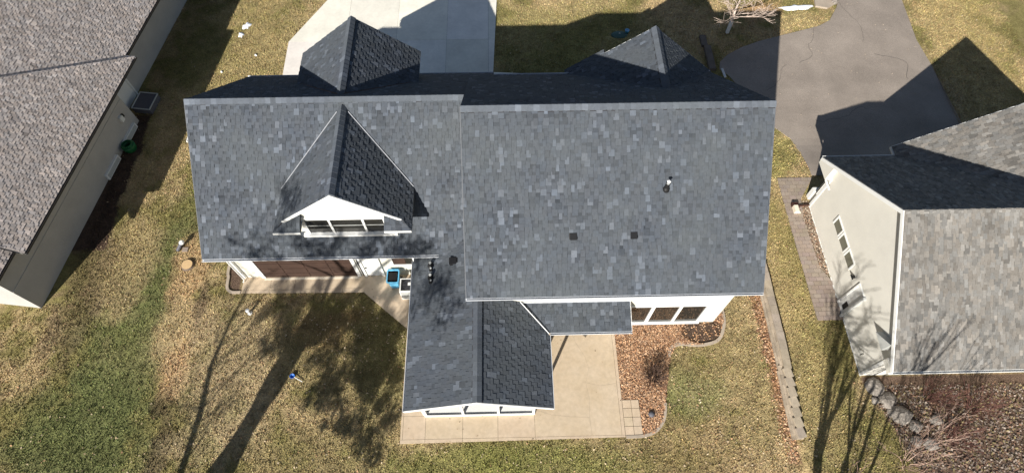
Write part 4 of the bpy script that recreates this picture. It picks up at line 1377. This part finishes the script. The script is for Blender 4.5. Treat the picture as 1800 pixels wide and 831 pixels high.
def leaf_cloud(centres, radii, per, size, material, name, parent, seed, tint=None):
    r = np.random.default_rng(seed)
    C_ = []
    for c, rr_ in zip(centres, radii):
        n = max(4, int(per * (rr_ / .7) ** 2))
        v = r.normal(0, 1, (n, 3))
        v /= np.linalg.norm(v, axis=1)[:, None]
        v *= (r.random(n) ** .45)[:, None] * rr_
        C_.append(np.array(c) + v * np.array([1, 1, .75]))
    C_ = np.concatenate(C_)
    n = len(C_)
    a = r.normal(0, 1, (n, 3)); a /= np.linalg.norm(a, axis=1)[:, None]
    b_ = r.normal(0, 1, (n, 3)); b_ -= (b_ * a).sum(1)[:, None] * a; b_ /= np.linalg.norm(b_, axis=1)[:, None]
    s = size * r.uniform(.7, 1.3, n)[:, None]
    V = np.stack([C_ - a * s, C_ + b_ * s * .55, C_ + a * s, C_ - b_ * s * .55], 1).reshape(-1, 3)
    F = np.arange(n * 4).reshape(n, 4)
    t = np.repeat(r.uniform(.6, 1.35, (n, 1)) * np.ones((1, 3)), 4, axis=0) * (np.array(tint) if tint is not None else 1)
    return tag(link(name, np_mesh(name, V, F, material, t), parent), kind='stuff')

# big oak still holding dry leaves, just behind the viewer's edge: casts the blotched shade
rnd = random.Random(21)
oak = thing("oak_tree", "large dry leaved oak just outside the frame, throwing the broad dark shadow", "tree", (-15.9, -4, 0))
mb = MB()
tp = [(-15.9, -4, 0), (-16.2, -4.02, 2.5), (-16.65, -4.05, 4.7), (-16.9, -4.05, 7), (-17.1, -4.05, 9.4)]
mb.tube(tp, [.85, .66, .60, .52, .40], n=12)
cl, rad_ = [], []
targets = []
for n_, mx, my, sx_, sy_ in ((66, -7.4, 10.6, 1.6, 1.1), (46, -5.9, 8.4, .8, 1.6), (32, -10.7, 10.8, 1.1, .9), (26, -8.4, 7.4, 1.3, 1.0), (10, -6.5, 13.2, 1.0, 1.0)):
    for _ in range(n_):
        targets.append((rnd.gauss(mx, sx_), rnd.gauss(my, sy_)))
for _ in range(60):
    targets.append((rnd.uniform(-9.9, -.9), 17.7 + 3.0 * rnd.random() ** 1.5))
for _ in range(16):
    targets.append((rnd.uniform(-2.4, .6), rnd.uniform(14.6, 18.0)))
for _ in range(14):
    targets.append((rnd.uniform(-6.2, -3), rnd.uniform(21, 25)))
for tx, ty in targets:
    z0 = (ty + 4.05) / SY + rnd.uniform(-.5, .7)
    x0, y0 = tx - SX * z0, ty - SY * z0
    if y0 > .9 or abs(z0) < 3: continue
    if tx > -5.1 and ty < 10.2: continue
    cl.append((x0, y0, z0)); rad_.append(rnd.uniform(.22, .50) if ty < 14 else rnd.uniform(.35, .75))
# main limbs fork from the trunk top and climb through the crown
limbs = []
fork = Vector((-17.05, -4.05, 8.6))
for e in ((-16.5, -4.6, 15.5), (-14.6, -4.3, 14.2), (-12.6, -3.8, 13.4), (-18.6, -3.9, 12.0), (-13.2, -4.0, 10.8), (-14.4, -4.4, 8.6)):
    e = Vector(e)
    ps = [fork.lerp(e, q) + Vector((rnd.gauss(0, .2), rnd.gauss(0, .2), .5 * math.sin(q * 3.1))) * (1 if 0 < q < 1 else 0) for q in (0, .25, .5, .75, 1)]
    limbs.append(ps)
    mb.tube(ps, [.17, .13, .10, .07, .03], n=7)
lp = [p.lerp(q, t) for ps in limbs for p, q in zip(ps[:-1], ps[1:]) for t in (0, .33, .66)]
lp += [Vector(tp[3]).lerp(Vector(tp[4]), t) for t in (0, .3, .6)] + [Vector(tp[2]).lerp(Vector(tp[3]), t) for t in (.3, .6)]
for c in cl:
    e0 = Vector(c)
    b0 = min(lp, key=lambda p: (p - e0).length + max(0, p.z - e0.z) * .8)
    md = b0.lerp(e0, .5) + Vector((rnd.gauss(0, .15), rnd.gauss(0, .15), rnd.gauss(0, .12)))
    mb.tube([b0, md, e0], [.032, .022, .008], n=4, cap=False)
    if rnd.random() < .5:
        lp.append(e0)
trk = mb.build("trunk", M_BARK, oak)
hi_ = [k for k in range(len(cl)) if rad_[k] > .505 or cl[k][2] > 11]
lo_ = [k for k in range(len(cl)) if k not in set(hi_)]
leaf_cloud([cl[k] for k in lo_], [rad_[k] for k in lo_], 430, .075, M_OAKLEAF, "leaves", oak, 3)
leaf_cloud([cl[k] for k in hi_], [rad_[k] for k in hi_], 80, .08, M_OAKLEAF, "leaves", oak, 4)

# slender leaning tree
sl_t = thing("slender_tree", "slender bare tree outside the frame, throwing the thin shadow left of the oak's", "tree", (-16.3, -3, 0))
mb = MB()
pts = [Vector(p) for p in ((-16.3, -3, 0), (-17.0, -3, 1.8), (-17.9, -3, 4.05), (-18.9, -3, 5.6), (-20.0, -3, 7.0), (-20.7, -3, 8.5), (-21.0, -2.8, 10))]
mb.tube(pts, [.16, .145, .13, .12, .10, .07, .03], n=8)
for k in range(22):
    i = rnd.randint(2, 5)
    p0 = pts[i].lerp(pts[i + 1] if i < 6 else pts[i], rnd.random())
    grow(mb, p0, Vector((rnd.gauss(0, 1), rnd.gauss(0, .5) - .1, rnd.uniform(.1, .9))).normalized(), rnd.uniform(.7, 1.3), .035, 2, rnd, minr=.01)
mb.build("trunk", M_BARK, sl_t)

# bare multi-stem tree at the lower right
ms = thing("multi_stem_tree", "bare multi stem tree whose forked shadow climbs the right house's wall", "tree", (12.55, -1.1, 0))
mb = MB()
rnd = random.Random(5)
for k, (dx, dy, r_, L) in enumerate([(-.10, .0, .21, 4.4), (.02, .02, .17, 4.4), (-.17, -.05, .13, 4.0), (.10, -.05, .13, 4.2), (-.34, -.02, .11, 3.6), (.20, .0, .10, 3.6)]):
    grow(mb, Vector((12.55 + dx * 1.5, -1.1 + dy, -.05)), Vector((dx, dy - .03, 1)).normalized(), L, r_, 4, rnd, spread=.24, upb=.35, kids=(1, 3), minr=.012, shrink=.70)
mb.build("trunk", M_TWIG, ms)

# young pale tree in the front yard with a white guard round its foot
bt = thing("young_tree", "young bare pale tree with a white guard round its foot in the front yard", "tree", (14.91, 30.29, 0))
mb = MB()
rnd = random.Random(8)
grow(mb, Vector((14.91, 30.29, 1.0)), Vector((.0, .0, 1)), 1.7, .085, 5, rnd, spread=.66, upb=.22, kids=(2, 3), minr=.010, shrink=.66)
grow(mb, Vector((14.91, 30.29, 1.25)), Vector((-.5, -.35, .55)).normalized(), 1.5, .04, 3, rnd, spread=.5, upb=.1, kids=(3, 4), minr=.008)
grow(mb, Vector((14.91, 30.29, 1.3)), Vector((.6, -.4, .5)).normalized(), 1.5, .04, 3, rnd, spread=.5, upb=.1, kids=(3, 4), minr=.008)
mb.tube([(14.91, 30.29, 0), (14.91, 30.29, 1.05)], [.09, .085], n=8)
mb.build("trunk", M_BIRCH, bt)
MB().lathe([(.12, .02), (.115, .95)], (14.91, 30.29, 0), 12).build("tree_guard", M_WHITE, bt)

def twig_shrub(name, x, y, z, h, n, mtl, label, cat, seed, spread=.9, depth=2, r=.014, group=None):
    rnd = random.Random(seed)
    root = thing(name, label, cat, (x, y, z), group)
    mb = MB()
    for k in range(n):
        a = rnd.uniform(0, 6.28)
        s = rnd.uniform(.1, spread)
        grow(mb, Vector((x + .12 * math.cos(a), y + .12 * math.sin(a), z)), Vector((s * math.cos(a), s * math.sin(a), 1)).normalized(), h * rnd.uniform(.4, .6), r, depth, rnd, spread=.35, upb=.15, kids=(1, 2), minr=.006, shrink=.7)
    mb.build("branches", mtl, root)
    return root
twig_shrub("bare_shrub", 6.9, 7.45, .02, .72, 90, M_BROWNTW, "dark brown bare shrub in the middle of the leafy bed", "shrub", 1, 1.7, 2, .012)
twig_shrub("bare_shrub", 17.55, 3.35, .25, 2.6, 14, M_TWIG, "pinkish bare shrub of long twigs at the lower right corner", "shrub", 2, .7, 3, .017)
twig_shrub("bare_shrub", 14.8, 2.75, .25, 1.6, 7, M_TWIG, "thin pale bare twigs at the bottom edge under the forked tree shadow", "shrub", 3, .6, 2, .016)
for k, (x, y, lb) in enumerate([(19.5, 6.2, "red twigged shrub close under the right house's rear eave"), (19.9, 4.3, "red twigged shrub in the far lower right corner"),
                                (21.3, 5.6, "red twigged shrub farthest right below the right house")]):
    twig_shrub("dogwood_shrub", x, y, .25, 1.5, 34, M_REDTW, lb, "shrub", 20 + k, .8, 2, .012, "red twigged shrubs behind the right house")
# yellow green shrubs beside the left verge of the main house
for k, (x, y, z, r_, lb) in enumerate([(-17.2, 18.55, .25, .42, "yellow green low shrub beside the main roof's left edge, lower one"),
                                       (-17.15, 19.5, .25, .3, "yellow green low shrub beside the main roof's left edge, middle one"),
                                       (-17.3, 20.5, .25, .32, "yellow green low shrub beside the main roof's left edge, topmost one")]):
    root = thing("low_shrub", lb, "shrub", (x, y, 0), "yellow green shrubs beside the main house")
    rnd = random.Random(60 + k)
    cs = [(x + rnd.gauss(0, r_ * .5), y + rnd.gauss(0, r_ * .6), z + rnd.uniform(-.1, .2)) for _ in range(9)]
    leaf_cloud(cs, [r_ * .45] * 9, 190, .045, M_SHRUB, "foliage", root, 90 + k)
    MB().tube([(x, y, 0), (x, y, z + .1)], .03, n=5).build("stem", M_BARK, root)

# ------------------------------------------------------------------ litter and grass
HARD = [ASPHALT, DRIVE, PATIO, APRON, MAIN, PATH, [(5.3, 4.7), (6.15, 4.7), (6.15, 6.5), (5.3, 6.5)],
        [(16.7, 6.9), (45, 6.9), (45, 18.4), (16.7, 18.4)], [(-45, 8), (-22.6, 12), (-22.2, 23.7), (-21.6, 40), (-45, 40)], [(13.0, 4.5), (13.55, 4.5), (13.55, 14.5), (13.0, 14.5)]]
def scatter(n, x0, x1, y0, y1, keep=None, seed=1):
    r = np.random.default_rng(seed)
    x = r.uniform(x0, x1, n); y = r.uniform(y0, y1, n)
    ok = np.ones(n, bool)
    for p in HARD:
        ok &= ~inside(p, x, y)
    if keep is not None:
        ok &= keep(x, y, r)
    return x[ok], y[ok], r
def leaves(name, x, y, r, size, cols, dz=(.01, .05), flat=.35):
    n = len(x)
    z = hgt(x, y) + r.uniform(*dz, n)
    C_ = np.stack([x, y, z], 1)
    th = r.uniform(0, 6.28, n)
    a = np.stack([np.cos(th), np.sin(th), r.normal(0, flat, n)], 1)
    b_ = np.stack([-np.sin(th), np.cos(th), r.normal(0, flat, n)], 1)
    s = (size * r.uniform(.6, 1.3, n))[:, None]
    V = np.stack([C_ - a * s, C_ + b_ * s * .6, C_ + a * s, C_ - b_ * s * .6], 1).reshape(-1, 3)
    cols = np.array(cols)
    c = cols[r.integers(0, len(cols), n)] * r.uniform(.75, 1.25, (n, 1))
    return tag(link(name, np_mesh(name, V, np.arange(n * 4).reshape(n, 4), M_LEAF, np.repeat(c, 4, axis=0))), kind='stuff')
brown = [(.46, .25, .13), (.52, .31, .17), (.36, .19, .10), (.60, .40, .25), (.24, .12, .07), (.47, .28, .155), (.54, .35, .21), (.13, .075, .05), (.40, .27, .18)]
notmulch = lambda x, y: (((x - 9.8) / 1.15) ** 2 + ((y - 9.75) / .65) ** 2 > 1)
x, y, r = scatter(80000, 5.2, 10.9, 4.7, 11, lambda x, y, r: inside(BED, x, y) & (notmulch(x, y) | (r.random(len(x)) < .04)), 2)
tag(leaves("fallen_leaves", x, y, r, .044, brown, (.0, .08)), "thick brown fallen leaves filling the bed beside the patio", "fallen leaves")
x, y, r = scatter(9000, 12.3, 13.15, 3.5, 14, lambda x, y, r: r.random(len(x)) < .6 * sstep(12.3, 13.05, x) * (.3 + 1.2 * fbm(x, y, 1.2, 3)), 3)
tag(leaves("fallen_leaves", x, y, r, .055, brown), "band of brown leaves drifted along the foot of the block wall", "fallen leaves")
xd, yd = rng.uniform(-7, 5.3, 260), rng.uniform(4.8, 13.0, 260)
kd = (inside(PATIO, xd, yd) | inside(APRON, xd, yd)) & ~((xd > -3.9) & (xd < 1.2) & (yd > 5.9)) & (rng.random(260) < .45)
od = leaves("patio_debris", xd[kd], yd[kd], rng, .035, [(.25, .15, .09), (.12, .08, .05), (.4, .28, .18)], (.068, .075), .1)
tag(od, "stray leaf crumbs scattered over the rear patio and walk", "fallen leaves")
def lawnkeep(x, y, r):
    d_ = np.exp(-(((x + 7.5) / 3.2) ** 2 + ((y - 9.8) / 2.4) ** 2)) + .8 * np.exp(-(((x - 9) / 3.5) ** 2 + ((y - 4.8) / 2.2) ** 2)) + .35 * np.exp(-((y - 4) / 1.5) ** 2) + .6 * np.exp(-(((x - 8.3) / 1.3) ** 2 + ((y - 7.5) / 1.8) ** 2))
    return (r.random(len(x)) < .07 + .75 * d_) & ~inside(BED, x, y)
x, y, r = scatter(36000, -30, 34, 1.5, 38, lawnkeep, 4)
tag(leaves("scattered_leaves", x, y, r, .05, [(.46, .36, .23), (.50, .40, .27), (.36, .22, .12), (.42, .31, .19)]), "pale dry leaves scattered thinly over the whole lawn", "fallen leaves")
x, y, r = scatter(12000, 16.7, 26, 1, 6.8, lambda x, y, r: inside(ROCKBED, x, y), 5)
tag(leaves("rock_bed_litter", x, y, r, .06, [(.17, .135, .11), (.27, .22, .18), (.11, .07, .05), (.20, .12, .08), (.20, .16, .08)], (.0, .06), .5), "dead leaves and stony litter in the boulder bed behind the right house", "fallen leaves")
x, y, r = scatter(1500, 16.1, 16.75, 12.4, 17, None, 6)
tag(leaves("wall_foot_leaves", x, y, r, .045, [(.30, .23, .17), (.42, .34, .26), (.20, .13, .09), (.5, .42, .32), (.36, .22, .14)]), "leaf litter along the foot of the right house's wall", "fallen leaves")
x, y = r.uniform(16.0, 16.72, 900), r.uniform(12.2, 17, 900)
# grass tufts: three thin blades each
def grass(n, seed):
    x, y, r = scatter(n, -30, 34, 1.2, 38, lambda x, y, r: ~inside(BED, x, y) & ~inside(ROCKBED, x, y) & ~inside(LBED, x, y), seed)
    n = len(x)
    hgt_ = hgt(x, y)
    base = ground_colour(x, y)
    Vs, Ts = [], []
    for k in range(3):
        th = r.uniform(0, 6.28, n)
        lean = r.uniform(.02, .07, n)
        h = r.uniform(.02, .10, n)
        w = r.uniform(.012, .030, n)
        px, py = x + r.normal(0, .02, n), y + r.normal(0, .02, n)
        a = np.stack([px - np.sin(th) * w, py + np.cos(th) * w, hgt_ - .005], 1)
        b_ = np.stack([px + np.sin(th) * w, py - np.cos(th) * w, hgt_ - .005], 1)
        c = np.stack([px + np.cos(th) * lean, py + np.sin(th) * lean, hgt_ + h], 1)
        Vs.append(np.stack([a, b_, c], 1).reshape(-1, 3))
        t = base * r.uniform(.6, 1.6, (n, 1)) * (1 + r.normal(0, .06, (n, 3)))
        Ts.append(np.repeat(t, 3, axis=0))
    V = np.concatenate(Vs); Tt = np.concatenate(Ts)
    tag(link("grass", np_mesh("grass", V, np.arange(len(V)).reshape(-1, 3), M_GRASS, np.clip(Tt, 0, 1))),
        "short dry winter grass tufts all over the lawns", "grass", kind='stuff')
grass(300000, 9)
